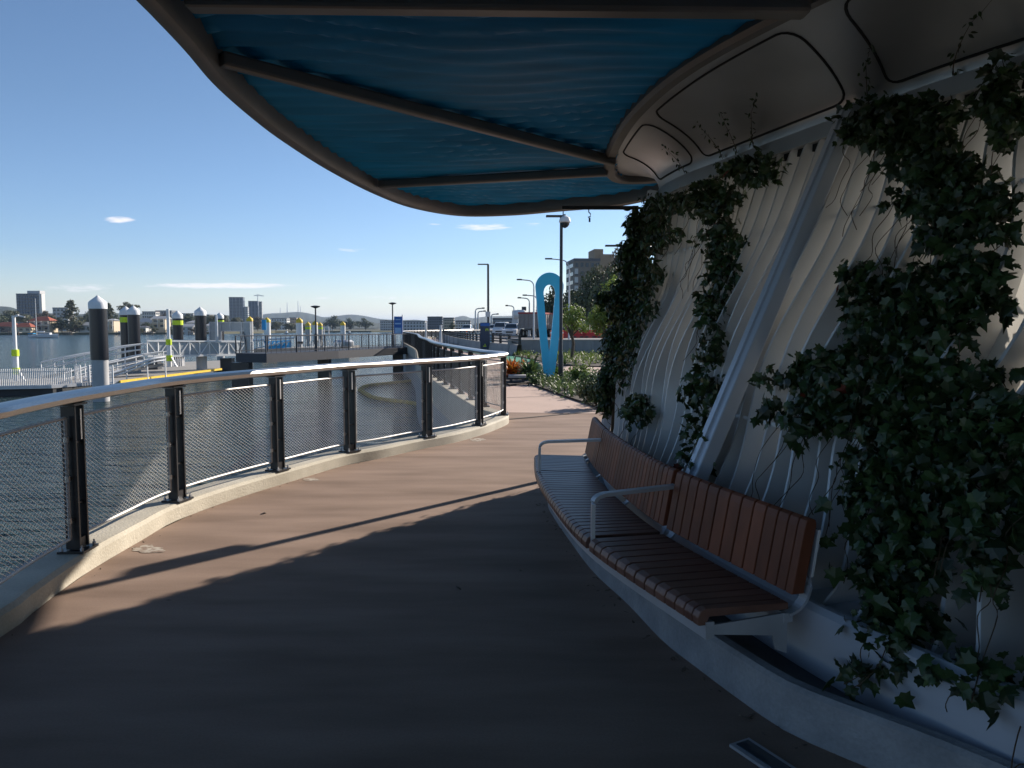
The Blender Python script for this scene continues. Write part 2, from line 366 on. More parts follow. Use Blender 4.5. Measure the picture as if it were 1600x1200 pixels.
MB().box((16, 44.8, .87), (32.7, .34, .06)).build('coping', M['pale'], bw)
# ================================================================== RIVERSIDE RAILING
RAILZ = 1.19
off = KW * .30
railing = thing('railing', 'curving riverside railing with stainless handrail, black posts and wire mesh panels', 'railing', (0, 0, 0))
rl = [p + n * off for p, n in zip(edge, en)]
cum = [0]
for a, b_ in zip(rl, rl[1:]): cum.append(cum[-1] + (b_ - a).length)
def rail_at(s):
    s = max(0, min(cum[-1] - 1e-4, s)); lo = 0; hi = len(cum) - 1
    while hi - lo > 1:
        m_ = (lo + hi) // 2
        if cum[m_] <= s: lo = m_
        else: hi = m_
    t = (s - cum[lo]) / (cum[hi] - cum[lo]); return rl[lo].lerp(rl[hi], t), en[lo].lerp(en[hi], t).normalized()
def s_near(p):
    return cum[min(range(len(rl)), key=lambda i: (rl[i] - p).length)]
posts_px = [(118, 868), (290, 785), (428, 738), (552, 709), (671, 686), (762, 671)]
ps = [cum[min((i for i in range(len(rl)) if 3 < rl[i].y < 11.6), key=lambda i: abs(proj(rl[i] + V(0, 0, KH))[0] - u))] for u, v in ((121, 0), (286, 0), (428, 0), (552, 0), (670, 0), (760, 0))]
sp0 = (ps[-1] - ps[0]) / 5
pre = [ps[0] - sp0 * k for k in (3, 2, 1)]
ps = [x for x in pre if x > 0] + ps
while ps[-1] + sp0 < cum[-1] - 1 and len(ps) < 90: ps.append(ps[-1] + sp0 * (1 if len(ps) < 40 else 1.3))
hand = [(-.085, .0), (-.07, -.032), (-.03, -.045), (.03, -.045), (.07, -.032), (.085, 0), (.07, .022), (.03, .032), (-.03, .032), (-.07, .022)]
hp = [p + V(0, 0, RAILZ - .035) for p in rl if p.y > -13]
MB().tube(hp, 0, sec=hand).build('handrail', M['steel'], railing, smooth=True)
def frame3(s):
    p, n = rail_at(s); t = V(n.y, -n.x, 0); return p, n, t
for i, s in enumerate(ps):
    p, n, t = frame3(s); near = p.y < 20
    b = MB()
    for k_ in (-1, 1):
        c = p + t * .052 * k_
        R = Matrix((t, n, V(0, 0, 1))).transposed()
        b.box((c.x, c.y, (KH + .02 + RAILZ - .1) / 2 + .0), (.016, .09 if near else .14, RAILZ - .10 - KH - .02), M=R)
    c = p
    b.box((c.x, c.y, RAILZ - .088), (.17, .11, .014), M=R)
    if near:
        b.box((c.x, c.y, .45), (.075, .05, .012), M=R); b.box((c.x, c.y, .85), (.075, .05, .012), M=R)
    po = b.build('post', M['black'], railing)
    b = MB(); b.box((p.x, p.y, KH + .008), (.20, .17, .016), M=R); b.box((p.x, p.y, KH + .05), (.075, .07, .08), M=R); b.build('base_plate', M['black'], po)
    if near:
        for a_ in (-.08, .08):
            for c_ in (-.065, .065):
                q = p + t * a_ + n * c_; MB().lathe((q.x, q.y, KH + .016), [(.012, 0), (.012, .018), (.006, .02), (.006, .035)], 6).build('bolt', M['galv'], po)
        MB().box((p.x - n.x * .052, p.y - n.y * .052, RAILZ - .22), (.018, .004, .2), M=R).build('light_strip', M['steel'], po)
for i in range(len(ps) - 1):
    s0 = ps[i] + .095; s1 = ps[i + 1] - .095; L_ = s1 - s0
    if L_ < .2: continue
    pm, _ = rail_at((s0 + s1) / 2)
    if pm.y < -4.5: continue
    near = pm.y < 26
    zb, zt = KH + .10, RAILZ - .17
    nseg = 8 if near else 3
    cur = [frame3(s0 + L_ * k / nseg) for k in range(nseg + 1)]
    def pt(a, z, o_=0):
        x = a * nseg; k = min(int(x), nseg - 1); q = cur[k][0].lerp(cur[k + 1][0], x - k); nn = cur[k][1]; return V(q.x, q.y, z) + nn * o_
    pan = MB(); r = .011 if near else .018
    pan.tube([pt(k / nseg, zt) for k in range(nseg + 1)], r, 6); pan.tube([pt(k / nseg, zb) for k in range(nseg + 1)], r, 6)
    pan.tube([pt(0, zb), pt(0, zt)], r, 6); pan.tube([pt(1, zb), pt(1, zt)], r, 6)
    fr = pan.build('mesh_panel', M['tube'], railing, smooth=True)
    H = zt - zb
    cell = (.050 if pm.y < 13.6 else .032) if near else (.10 if pm.y < 60 else .2)
    wr = (.0018 if pm.y < 13.6 else .0078) if near else (.009 if pm.y < 60 else .022)
    slope = .62; w = MB()
    step = cell
    for sg in (1, -1):
        a = -H / slope
        while a < L_ + H / slope:
            # wire x = a + sg*? : from bottom to top
            if sg == 1: x0, x1 = a, a + H / slope
            else: x0, x1 = a + H / slope, a
            # clip to 0..L
            def clipx(xa, xb):
                ts = []
                lo, hi = 0.0, 1.0; d = xb - xa
                ta = (0 - xa) / d; tb = (L_ - xa) / d
                if ta > tb: ta, tb = tb, ta
                return max(lo, ta), min(hi, tb)
            ta, tb = clipx(x0, x1)
            if tb - ta > .01:
                m_ = max(1, int(math.ceil((tb - ta) * abs(x1 - x0) / (L_ / nseg)))) if near else 2
                pts = []
                for k_ in range(m_ + 1):
                    tt = ta + (tb - ta) * k_ / m_; xx = x0 + (x1 - x0) * tt
                    pts.append(pt(min(1, max(0, xx / L_)), zb + H * tt, .0015 * sg))
                w.tube(pts, wr, 3 if near else 3, cap=False)
            a += step
    w.build('wire_mesh', M['wire'] if pm.y < 12.0 else (M['beam'] if pm.y < 13.6 else M['black']), fr, tri=True)
    if near:
        for e in (0, 1):
            for z in (zb + .12, (zb + zt) / 2, zt - .14):
                c = MB(); q = pt(e, z); d = (cur[0][2] if e == 0 else cur[-1][2]) * (-1 if e == 0 else 1)
                c.tube([q - d * .012, q + d * .05], .009, 6)
                c.lathe(q + V(0, 0, -.018), [(.016, 0), (.016, .036)], 8)
                c.build('clip', M['steel'], fr)
# ================================================================== SHELTER (pod wall + canopy)
ZB, ZT, ZC = .36, 2.98, 3.27
Bc = [(2.4, 9.7), (1.8, 9.3), (1.30, 8.85), (1.03, 8.25), (.95, 7.5), (.93, 6.6), (.95, 5.6), (1.02, 4.6), (1.2, 3.7), (1.45, 2.95), (1.85, 2.2), (2.4, 1.5), (3.2, 1.0), (4.6, .4), (6.5, 0.0)]
Tc = [(2.9, 9.2), (2.25, 8.85), (1.80, 8.45), (1.50, 7.95), (1.53, 7.3), (1.70, 6.65), (1.95, 5.85), (2.2, 5.05), (2.45, 4.35), (2.75, 3.75), (3.15, 3.1), (3.7, 2.5), (4.4, 2.1), (5.8, 1.5), (7.5, 1.1)]
Cc = [(2.2, 8.1), (1.7, 8.55), (1.2, 8.6), (1.0, 7.8), (.95, 6.85), (.98, 5.9), (1.13, 5.0), (1.42, 4.2), (1.75, 3.55), (2.15, 2.95), (2.7, 2.35), (3.4, 1.8), (4.2, 1.3), (5.6, .8), (7.2, .5)]
NS = 16
Bs = crom([(x, y, ZB) for x, y in Bc], NS); Ts = crom([(x, y, ZT) for x, y in Tc], NS); Cs = crom([(x, y, ZC) for x, y in Cc], NS)
def lk(arr, i):
    i = max(0, min(len(arr) - 1.0001, i)); k_ = int(i); return arr[k_].lerp(arr[k_ + 1], i - k_)
def tangent(arr, i): return (lk(arr, i + .5) - lk(arr, i - .5)).normalized()
def wallp(i, t, o_=0):                 # point on the leaning wall, o_ outwards (towards the path)
    p = lk(Bs, i).lerp(lk(Ts, i), t); tg = tangent(Bs, i).lerp(tangent(Ts, i), t).normalized(); n = V(tg.y, -tg.x, 0)
    if n.x > 0 and i > 30: n = -n
    n = V(tg.y, -tg.x, 0); 
    return p + NSIGN * n * o_
# travel of the curves runs from far to near (towards -y): left of travel is +x, so the path side is the right hand side
NSIGN = 1
_t = tangent(Bs, 90); _n = V(_t.y, -_t.x, 0); NSIGN = 1 if _n.x < 0 else -1
sh = thing('shelter', 'riverside shelter with blue rippled canopy and leaning wall of wavy white fins', 'shelter')
# fins, spaced evenly along the base
cumb = [0]
for a, b_ in zip(Bs, Bs[1:]): cumb.append(cumb[-1] + (b_ - a).length)
nf = int(cumb[-1] / .185)
for k_ in range(nf + 1):
    s = cumb[-1] * k_ / nf; j = 0
    while j < len(cumb) - 2 and cumb[j + 1] < s: j += 1
    idx = j + (s - cumb[j]) / (cumb[j + 1] - cumb[j])
    ph = 1.9 * math.sin(s * .75) + s * .55 + .25 * math.sin(k_ * 2.4)
    rows_o = []; rows_i = []
    for m_ in range(29):
        t = m_ / 28; p = wallp(idx, t); tg = tangent(Bs, idx).lerp(tangent(Ts, idx), t).normalized(); n = NSIGN * V(tg.y, -tg.x, 0)
        amp = .13 * math.sin(PI * t) ** .4 if 0 < t < 1 else 0
        wv = amp * math.sin(2 * PI * t * 1.55 + ph); wo = .085 * math.sin(2 * PI * t * 1.3 + ph * 1.3 + 1) * (math.sin(PI * t) ** .5 if 0 < t < 1 else 0)
        rows_o.append((p + tg * wv + n * (wo - .02), tg, n)); rows_i.append((p + tg * wv * .35 - n * .27, tg, n))
    b = MB(); h = .008; rows = []
    for (po, tg, n), (pi, _, _) in zip(rows_o, rows_i):
        rows.append([po + tg * h, pi + tg * h, pi - tg * h, po - tg * h, po + tg * h])
    b.grid(rows)
    b.build('fin', M['fin'], sh, smooth=True, tri=True)
# translucent backing sheet behind the fins
b = MB(); b.grid([[wallp(i, t, -.30) for t in [x / 8 for x in range(9)]] for i in range(0, len(Bs) - 1, 2)]); b.build('backing_sheet', M['backing'], sh, smooth=True)
# horizontal ties behind the edges
b = MB()
for t in (.26, .74): b.tube([wallp(i, t, -.12) for i in range(0, len(Bs) - 1, 3)], .014, 6)
b.build('tie_rod', M['white'], sh)
# struts
def strut(ib, tb, it, tt, w, o_):
    b = MB(); p = wallp(ib, tb, o_); q = wallp(it, tt, o_); n = wallp((ib + it) / 2, .5, 1) - wallp((ib + it) / 2, .5, 0)
    b.bar(p, q, w, .09, up=n); st = b.build('strut', M['strut'], sh, bevel=.008)
    b = MB(); b.bar(p + n * .05, q + n * .05, w * .22, .03, up=n); b.build('strut_rib', M['strut'], st)
    return st
strut(113, 0, 113, 1, .15, .07); strut(46, 0, 50, 1, .14, .05); strut(160, 0, 150, 1, .15, .07)
# base beam
b = MB(); rows = []
for i in range(0, len(Bs) - 1, 2):
    p = lk(Bs, i); tg = tangent(Bs, i); n = NSIGN * V(tg.y, -tg.x, 0)
    rows.append([V(p.x, p.y, 0) + n * a + V(0, 0, z) for a, z in ((.05, .1), (.08, .40), (.05, .42), (.02, .42), (.02, .385), (-.3, .385), (-.3, .1))])
b.grid(rows); b.build('base_beam', M['strut'], sh)
# cove between wall top and ceiling
def covep(i, a, o_=0):
    T_ = lk(Ts, i); C_ = lk(Cs, i); p = T_.lerp(C_, 1 - math.cos(a * PI / 2)); p.z = ZT + (ZC - ZT) * math.sin(a * PI / 2)
    if o_:
        T2 = covep(i, min(1, a + .02)); T1 = covep(i, max(0, a - .02)); d = (T2 - T1).normalized(); tg = tangent(Ts, i); nn = d.cross(tg).normalized()
        if nn.z > 0: nn = -nn
        p = p + nn * o_
    return p
b = MB(); b.grid([[covep(i, a / 12) for a in range(13)] for i in range(0, len(Ts) - 1)]); cv = b.build('cove', M['cove'], sh, smooth=True)
# band hanging from wall top, and shadow gap
b = MB(); rows = []
for i in range(0, len(Ts) - 1, 2):
    p = lk(Ts, i); tg = tangent(Ts, i); n = NSIGN * V(tg.y, -tg.x, 0)
    rows.append([p + n * a + V(0, 0, z) for a, z in ((.012, .003), (.012, -.10), (-.05, -.10))])
b.grid(rows); b.build('lower_band', M['cove'], sh, smooth=True)
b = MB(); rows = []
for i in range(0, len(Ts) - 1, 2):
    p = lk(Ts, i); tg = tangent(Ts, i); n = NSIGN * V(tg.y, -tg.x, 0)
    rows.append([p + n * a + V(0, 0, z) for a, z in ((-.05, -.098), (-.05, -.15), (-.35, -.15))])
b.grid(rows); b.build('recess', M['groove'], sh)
# panel outline grooves on the cove
def find_i(u, a=.16):
    return min(range(56, 190), key=lambda i: abs(proj(covep(i, a))[0] - u))
spans = [(53, find_i(1085)), (find_i(1100), find_i(1322)), (find_i(1385), 158), (162, 188), (192, 215)]
print('SPANS', spans)
for (i0_, i1_) in spans:
    a0, a1 = .16, .88; c = []; rr = 2.2; ra = .12
    cor = [(i0_, a0), (i1_, a0), (i1_, a1), (i0_, a1)]
    def arc(ci, ca, th0): return [(ci + rr * math.cos(th0 + PI / 2 * k_ / 5), ca + ra * math.sin(th0 + PI / 2 * k_ / 5)) for k_ in range(6)]
    pts2 = arc(i1_ - rr, a1 - ra, 0) + arc(i0_ + rr, a1 - ra, PI / 2) + arc(i0_ + rr, a0 + ra, PI) + arc(i1_ - rr, a0 + ra, 1.5 * PI)
    pts2.append(pts2[0]); dense = []
    for (x0, y0), (x1, y1) in zip(pts2, pts2[1:]):
        m_ = max(1, int(abs(x1 - x0) / 1.0 + abs(y1 - y0) / .06))
        dense += [(x0 + (x1 - x0) * q / m_, y0 + (y1 - y0) * q / m_) for q in range(m_)]
    dense.append(pts2[-1])
    MB().tube([covep(x, y, .001) for x, y in dense], .009, 6, cap=False).build('panel_joint', M['groove'], cv)
# ---- canopy
epx = [(245, 0), (300, 62), (345, 118), (400, 170), (450, 210), (520, 257), (590, 295), (650, 318), (720, 330), (800, 329), (880, 322), (960, 315)]
E = [at(u, v, 3.17) for u, v in epx] + [V(1.62, 9.25, 3.17), V(1.85, 8.75, 3.17), V(2.05, 8.2, 3.17), V(2.05, 7.4, 3.17), V(2.1, 6.6, 3.17), V(2.3, 5.8, 3.17), V(2.55, 5.0, 3.17), V(2.85, 4.3, 3.17), V(3.4, 3.5, 3.17), V(4.5, 2.7, 3.17), V(6, 2.0, 3.17), V(8.2, 1.4, 3.17), V(9.2, -2, 3.17), V(8.5, -7, 3.17), V(5, -11, 3.17), V(1, -12, 3.17), V(-1.2, -9, 3.17), V(-1.9, -5, 3.17), V(-1.8, -1, 3.17), V(-1.62, 1.8, 3.17)]
E = E + [E[0]]
Ed = resample(crom(E, 8), .12)
poly = [(p.x, p.y) for p in Ed]
def inside(x, y, pl):
    c = False; j = len(pl) - 1
    for i in range(len(pl)):
        if (pl[i][1] > y) != (pl[j][1] > y) and x < (pl[j][0] - pl[i][0]) * (y - pl[i][1]) / (pl[j][1] - pl[i][1]) + pl[i][0]: c = not c
        j = i
    return c
edgesec = [(-.055, -.03), (-.04, -.06), (.0, -.068), (.04, -.05), (.06, 0), (.05, .12), (-.02, .16), (-.055, .12)]
MB().tube(Ed, 0, sec=edgesec, cap=False).build('edge_ring', M['beam'], sh, smooth=True)
rin = MB(); 
MB().prism([(p.x, p.y) for p in Ed[:-1]][::2], 3.32, 3.38).build('roof_sheet', M['roof'], sh)
MB().tube([V(p.x, p.y, ZC - .03) for p in Cs], 0, sec=[(-.025, -.015), (-.015, -.035), (.06, -.045), (.085, -.02), (.085, .07), (-.025, .07)]).build('inner_ring', M['beam'], sh, smooth=True)
# beams (radial)
beams = [(at(345, 97, 3.17), V(.97, 7.5, 3.17)), (at(592, 291, 3.17), V(.985, 8.0, 3.17)), (at(292, 8, 3.17), at(1262, 18, 3.17)), (V(-1.5, 1.0, 3.17), V(2.3, 2.4, 3.17)), (V(.2, -3.2, 3.17), V(3.2, 1.7, 3.17)), (V(3.4, -3.2, 3.17), V(3.3, 1.7, 3.17))]
for k_, (p, q) in enumerate(beams):
    MB().bar(p + V(0, 0, .02), q + V(0, 0, .02), .08 if k_ != 2 else .12, .09).build('beam', M['beam'], sh, bevel=.02)
lines = []
for p, q in beams[:4]:
    d = (q - p); lines.append((p, V(-d.y, d.x, 0)))
inpoly = [(p.x - 0, p.y) for p in Cs] + [(11, 1), (11, 10)]
g = .045; panels = {}
nx = int(12 / g); ny = int(23 / g)
def hz(x, y):
    wv = y + .10 * math.sin(1.5 * x + .9 * y) + .05 * math.sin(3.7 * x - 1.4 * y) + .03 * math.sin(.6 * x * y)
    f = (wv / .21) % 1.0
    r = f / .78 if f < .78 else (1 - f) / .22
    lv = .5 + .5 * math.sin(.8 * x + 2.1 * y)
    return 3.24 + (.045 * lv + .012) * (1 - r * r * (3 - 2 * r)) 
shelf = [(p.x + .03, p.y) for p in Cs] + [(11, .4), (11, 10)]
for iy in range(ny):
    y = -12.2 + iy * g
    for ix in range(nx):
        x = -2.4 + ix * g; cx, cy = x + g / 2, y + g / 2
        if not inside(cx, cy, poly) or inside(cx, cy, shelf): continue
        key = tuple((V(cx, cy, 0) - a).dot(n) > 0 for a, n in lines)
        panels.setdefault(key, []).append((ix, iy))
for key, cells in panels.items():
    if len(cells) < 60: continue
    vid = {}; vs = []; fs = []
    for ix, iy in cells:
        f = []
        for dx, dy in ((0, 0), (0, 1), (1, 1), (1, 0)):
            q = (ix + dx, iy + dy)
            if q not in vid: vid[q] = len(vs); xx = -2.4 + q[0] * g; yy = -12.2 + q[1] * g; vs.append((xx, yy, hz(xx, yy)))
            f.append(vid[q])
        fs.append(tuple(f))
    MB().add(vs, fs).build('ceiling_panel', M['blue'], sh, smooth=True, tri=True)
# ================================================================== PLINTH AND BENCH
pf = [V(2.3, 10.5, 0), V(1.5, 10.1, 0), V(1.05, 9.4, 0), V(.8, 8.5, 0), V(.52, 7.7, 0), V(.33, 6.95, 0), V(.36, 6.3, 0), V(.43, 5.7, 0), V(.53, 4.95, 0), V(.67, 4.35, 0)] + [at(u, v, 0) for u, v in ((1035, 1001), (1087, 1042), (1169, 1103), (1250, 1154))] + [V(1.5, 2.45, 0), V(2.1, 1.6, 0), V(2.9, .9, 0), V(4.6, .1, 0), V(6.6, -.4, 0)]
pf = resample(crom(pf, 6), .12); pn = normals(pf)
pl = thing('planter', 'low curved concrete plinth under the timber bench and fin wall', 'planter')
b = MB(); rows = [[p + n * a + V(0, 0, z) for a, z in ((0, -.01), (0, .18), (.015, .198), (.06, .198), (.075, .12), (.9, .12))] for p, n in zip(pf, pn)]
# n from normals() is left of travel = +x side (into the planter)
b.grid([r[:5] for r in rows]); b.build('rim', M['plinth'], pl, smooth=True)
soil = [(p.x + n.x * .07, p.y + n.y * .07) for p, n in zip(pf, pn)] + [(7, .1), (7, 9.5)]
MB().prism(soil, .02, .11).build('bed', mat('planter_floor', (.10, .105, .11), .9, bump=.05, bs=20), pl)

bench = thing('bench', 'long curved timber slat bench with backrest and two steel armrests', 'bench', (0, 0, 0))
SF = crom([(.20, 6.82, .45), (.19, 6.0, .45), (.27, 5.0, .45), (.42, 4.05, .45), (.755, 3.02, .45)], 12)
SB = crom([(.64, 6.84, .45), (.645, 6.0, .45), (.72, 5.05, .45), (.85, 4.2, .45), (1.16, 3.14, .45)], 12)
def bl(arr, t): return lk(arr, t * (len(arr) - 1))
Lb = sum((b_ - a).length for a, b_ in zip(SF, SF[1:]))
segs = [(0, .235), (.24, .735), (.745, 1)]
pitch = .078 / Lb
for (t0, t1) in segs:
    n_ = max(1, round((t1 - t0) / pitch)); sm = MB(); bk = MB()
    for k_ in range(n_):
        a = t0 + (t1 - t0) * (k_ + .04) / n_; c = t0 + (t1 - t0) * (k_ + .93) / n_
        fa, fc, ba, bc_ = bl(SF, a), bl(SF, c), bl(SB, a), bl(SB, c)
        def sect(f, bb, dz=0):
            d = (bb - f).normalized(); Z = V(0, 0, 1)
            return [f + d * .0 + Z * -.055, f - d * .004 + Z * -.02, f + d * .008 + Z * .004, f + d * .035 + Z * .014, bb + Z * .0, bb + Z * -.03, f + d * .05 + Z * -.022, f + d * .035 + Z * -.055]
        sa, sc_ = sect(fa, ba), sect(fc, bc_); n8 = 8
        sm.add(sa + sc_, [tuple(range(8)), tuple(range(8, 16))[::-1]] + [(i, 8 + i, 8 + (i + 1) % 8, (i + 1) % 8) for i in range(8)])
        def sectb(f, bb):
            d = (bb - f).normalized(); Z = V(0, 0, 1); p = bb + d * .015
            return [p + Z * .03, p + d * .055 + Z * .31, p + d * .065 + Z * .342, p + d * .085 + Z * .352, p + d * .11 + Z * .342, p + d * .115 + Z * .32, p + d * .06 + Z * .03]
        sa, sc_ = sectb(fa, ba), sectb(fc, bc_)
        bk.add(sa + sc_, [tuple(range(7)), tuple(range(7, 14))[::-1]] + [(i, 7 + i, 7 + (i + 1) % 7, (i + 1) % 7) for i in range(7)])
    sm.build('seat', M['seatwood'], bench, bevel=.004); bk.build('backrest', M['timber'], bench, bevel=.004)
# steel frame: edge channels and cantilever brackets
b = MB()
b.tube([bl(SF, t / 24).lerp(bl(SB, t / 24), .12) - V(0, 0, .062) for t in range(25)], 0, sec=[(-.02, -.05), (.02, -.05), (.02, .02), (-.02, .02)])
b.tube([bl(SB, t / 24) - V(0, 0, .045) for t in range(25)], 0, sec=[(-.02, -.04), (.02, -.04), (.02, .0), (-.02, .0)])
b.build('frame', M['galv'], bench)
for t in (.012, .24, .49, .74, .995):
    f, r_ = bl(SF, t), bl(SB, t); d = (r_ - f).normalized(); w = tangent(SF, t * 48) * .006
    prof = [f + d * .04 + V(0, 0, -.06), f + d * .04 + V(0, 0, -.095), r_ - d * .07 + V(0, 0, -.135), r_ - d * .05 + V(0, 0, -.20), r_ + V(0, 0, -.22), r_ + V(0, 0, -.045)]
    b = MB(); b.add([p - w for p in prof] + [p + w for p in prof], [tuple(range(6)), tuple(range(6, 12))[::-1]] + [(i, 6 + i, 6 + (i + 1) % 6, (i + 1) % 6) for i in range(6)])
    b.tube(crom([r_ + V(0, 0, -.05), r_ + d * .06 + V(0, 0, -.02), r_ + d * .10 + V(0, 0, .06), r_ + d * .14 + V(0, 0, .30)], 5), 0, sec=[(-.025, -.006), (.025, -.006), (.025, .006), (-.025, .006)])
    b.build('bracket', M['galv'], bench)
for t in (.237, .74):
    f, r_ = bl(SF, t), bl(SB, t); d = (r_ - f).normalized()
    pts = [f + d * .03 + V(0, 0, -.05), f + d * .03 + V(0, 0, .15), f + d * .035 + V(0, 0, .21), f + d * .06 + V(0, 0, .235), f + d * .10 + V(0, 0, .245), r_ + d * .08 + V(0, 0, .26)]
    pts = [pts[0], pts[1]] + crom(pts[1:5], 4)[1:] + [pts[5]]
    MB().tube(pts, 0, sec=[(-.024, -.010), (.024, -.010), (.024, .010), (-.024, .010)]).build('armrest', M['galv'], bench, smooth=True)
# recessed floor light strip
a = at(1155, 1162, .004); c = at(1235, 1215, .004); fl = thing('floor_light', 'narrow recessed steel light strip set into the shaded deck', 'floor light')
MB().bar(a + V(0, 0, .006), c + V(0, 0, .006), .10, .012).build('frame', M['galv'], fl)
MB().bar(a.lerp(c, .06) + V(0, 0, .013), a.lerp(c, .97) + V(0, 0, .013), .06, .006).build('lens', M['glass'], fl)
# ================================================================== VINES
def leaf_shape(kind):
    if kind == 0:   # five-lobed
        pr = [(0, 0), (.18, -.06), (.30, .12), (.50, .18), (.36, .34), (.44, .55), (.22, .56), (.0, 1.0)]
        pts = pr + [(-x, y) for x, y in pr[::-1] if x > 0]
    else:
        pr = [(0, 0), (.20, .25), (.24, .5), (.14, .8), (0, 1.05)]
        pts = pr + [(-x, y) for x, y in pr[::-1] if x > 0]
    return pts
LS = [leaf_shape(0), leaf_shape(1)]
def add_leaf(mb, p, size, nrm, kind, droop=.35, rnd=random):
    nrm = nrm.normalized(); down = V(rnd.uniform(-1, 1), rnd.uniform(-1, 1), -droop * 2 + rnd.uniform(-.6, .6))
    y = (down - nrm * down.dot(nrm))
    if y.length < 1e-3: y = V(1, 0, 0)
    y.normalize(); x = y.cross(nrm)
    pts = LS[kind]; o = len(mb.v); k_ = len(pts)
    vs = []
    for a, b_ in pts:
        bend = -.25 * (b_ * b_) + -.35 * abs(a) * .8
        vs.append(p + x * a * size + y * b_ * size + nrm * bend * size * .8)
    mid = p + y * .45 * size
    mb.v += [tuple(q) for q in vs] + [tuple(mid)]
    for i in range(k_): mb.f.append((o + i, o + (i + 1) % k_, o + k_))
def rnd_n(base, spread=.9):
    return (base + V(random.gauss(0, spread), random.gauss(0, spread), random.gauss(0, spread) + .25)).normalized()
def vine(label, ells, n, size, kind, prot, imin=10, imax=191, red=.0):
    v = thing('climbing_vine', label, 'vine', wallp(100, 0)); v.location = (0, 0, 0)
    lv = MB(); rd = MB(); st = MB(); cnt = 0; tries = 0; pts = []
    while cnt < n and tries < n * 400:
        tries += 1
        i = random.uniform(imin, imax); t = random.uniform(-.08, 1.05)
        q = wallp(i, t); u, w = proj(q); ok = 0
        for (eu, ev, ru, rv, dn) in ells:
            r2 = ((u - eu) / ru) ** 2 + ((w - ev) / rv) ** 2
            # noisy edge
            e = 1 + .35 * math.sin(u * .09 + ev) + .3 * math.sin(w * .11 + eu * .3)
            if r2 < e: ok = max(ok, dn * (1.25 - .6 * r2 / e))
        if random.random() > ok: continue
        n_out = (wallp(i, t, 1) - q).normalized()
        p = q + n_out * (.02 + prot * random.random() ** 1.5) + V(random.gauss(0, .02), random.gauss(0, .02), random.gauss(0, .02))
        add_leaf(rd if random.random() < red else lv, p, size * random.uniform(.35, 1.3), rnd_n(n_out), kind)
        cnt += 1
        if random.random() < .006: pts.append((i, t, p, n_out))
    for i, t, p, n_out in pts:
        path = [p]; ii, tt = i, t
        for k_ in range(6):
            ii += random.uniform(-.7, .7); tt -= random.uniform(.02, .05)
            path.append(wallp(ii, max(-.05, tt), .04 + random.uniform(0, prot * .6)))
        st.tube(crom(path, 4), .0022, 4, cap=False)
    lv.build('foliage', M['leaf'], v, tri=True)
    if rd.v: rd.build('red_leaves', M['leafred'], v, tri=True)
    if len(st.f) > 0: st.build('stems', M['stem'], v)
    return v
vine('large dark lobed-leaf vine covering the right side of the fin wall',
     [(1430, 195, 85, 40, 1), (1480, 290, 60, 80, 1), (1550, 330, 50, 60, .7), (1580, 160, 40, 60, .7), (1380, 470, 45, 70, .6), (1450, 480, 60, 60, .9), (1530, 450, 50, 70, .9), (1350, 590, 95, 50, .9), (1300, 640, 80, 40, .7), (1450, 620, 110, 80, 1), (1510, 640, 120, 70, 1), (1460, 740, 110, 80, 1), (1420, 850, 75, 90, 1), (1430, 960, 60, 50, 1), (1580, 740, 70, 120, 1), (1560, 860, 40, 80, .6), (1385, 1040, 50, 16, .9), (1480, 1035, 50, 20, .6), (1580, 1055, 60, 30, .9)],
     6000, .074, 0, .14, 95, 191, red=.002)
vine('dark small-leaved vine bushing over the far end of the fin wall',
     [(1020, 350, 50, 40, 1), (1000, 440, 42, 90, 1), (1070, 318, 50, 16, .9), (975, 540, 26, 60, .9)], 5200, .075, 1, .13, 38, 120)
vine('narrow dark vine hanging in the middle of the wall left of the pale strut',
     [(1190, 265, 48, 22, 1), (1130, 310, 32, 35, 1), (1145, 390, 26, 60, .9), (1130, 480, 17, 50, .8), (1122, 545, 14, 40, .6), (1120, 600, 34, 26, .7), (1115, 670, 22, 34, .6), (1105, 720, 20, 22, .6), (1010, 640, 16, 24, .7), (1215, 588, 22, 12, .6), (1105, 370, 9, 9, .3)], 2000, .07, 0, .11, 40, 150, red=.004)
# unseen leaves added behind the wall, low down, to shade the lower fins
rv = scene.objects['climbing_vine']; mb = MB()
for _ in range(9000):
    i = random.uniform(28, 188); t = random.uniform(-.1, .85)
    if t > .50 + .25 * min(1, max(0, (i - 110) / 50)) + .16 * math.sin(i * .21) + .10 * math.sin(i * .47 + 1): continue
    q = wallp(i, t, -.50 - random.uniform(0, .25)); add_leaf(mb, q, .13, rnd_n(V(1, .3, 0)), 0)
mb.build('unseen_shade_leaves', M['leaf'], rv, tri=True)
# bushy outer part of the end vine, in front of the far wall end
def clump(mb, c, r, n, size, kind):
    for _ in range(n):
        d = V(random.gauss(0, 1), random.gauss(0, 1), random.gauss(0, 1)).normalized(); q = random.random() ** .45
        p = V(c[0] + d.x * r[0] * q, c[1] + d.y * r[1] * q, c[2] + d.z * r[2] * q)
        add_leaf(mb, p, size * random.uniform(.6, 1.25), rnd_n(d, .6), kind)
ev = thing('shrub', 'tall dark leafy shrub at the far end of the shelter beside the path', 'shrub', (0, 0, 0))
mb = MB()
for (u, v_, Y, r, n_) in ((985, 405, 7.8, .18, 750), (968, 470, 7.8, .19, 700), (962, 540, 8.0, .19, 800), (955, 590, 8.1, .17, 800), (948, 625, 8.2, .13, 500), (993, 350, 7.8, .13, 450), (985, 500, 7.8, .17, 500), (940, 465, 7.6, .07, 80), (942, 600, 8.0, .09, 220)):
    clump(mb, P(u, v_, Y), (r * .85, r, r * 1.25), n_, .07, 1)
mb.build('foliage', M['leaf'], ev, tri=True)
mb = MB()
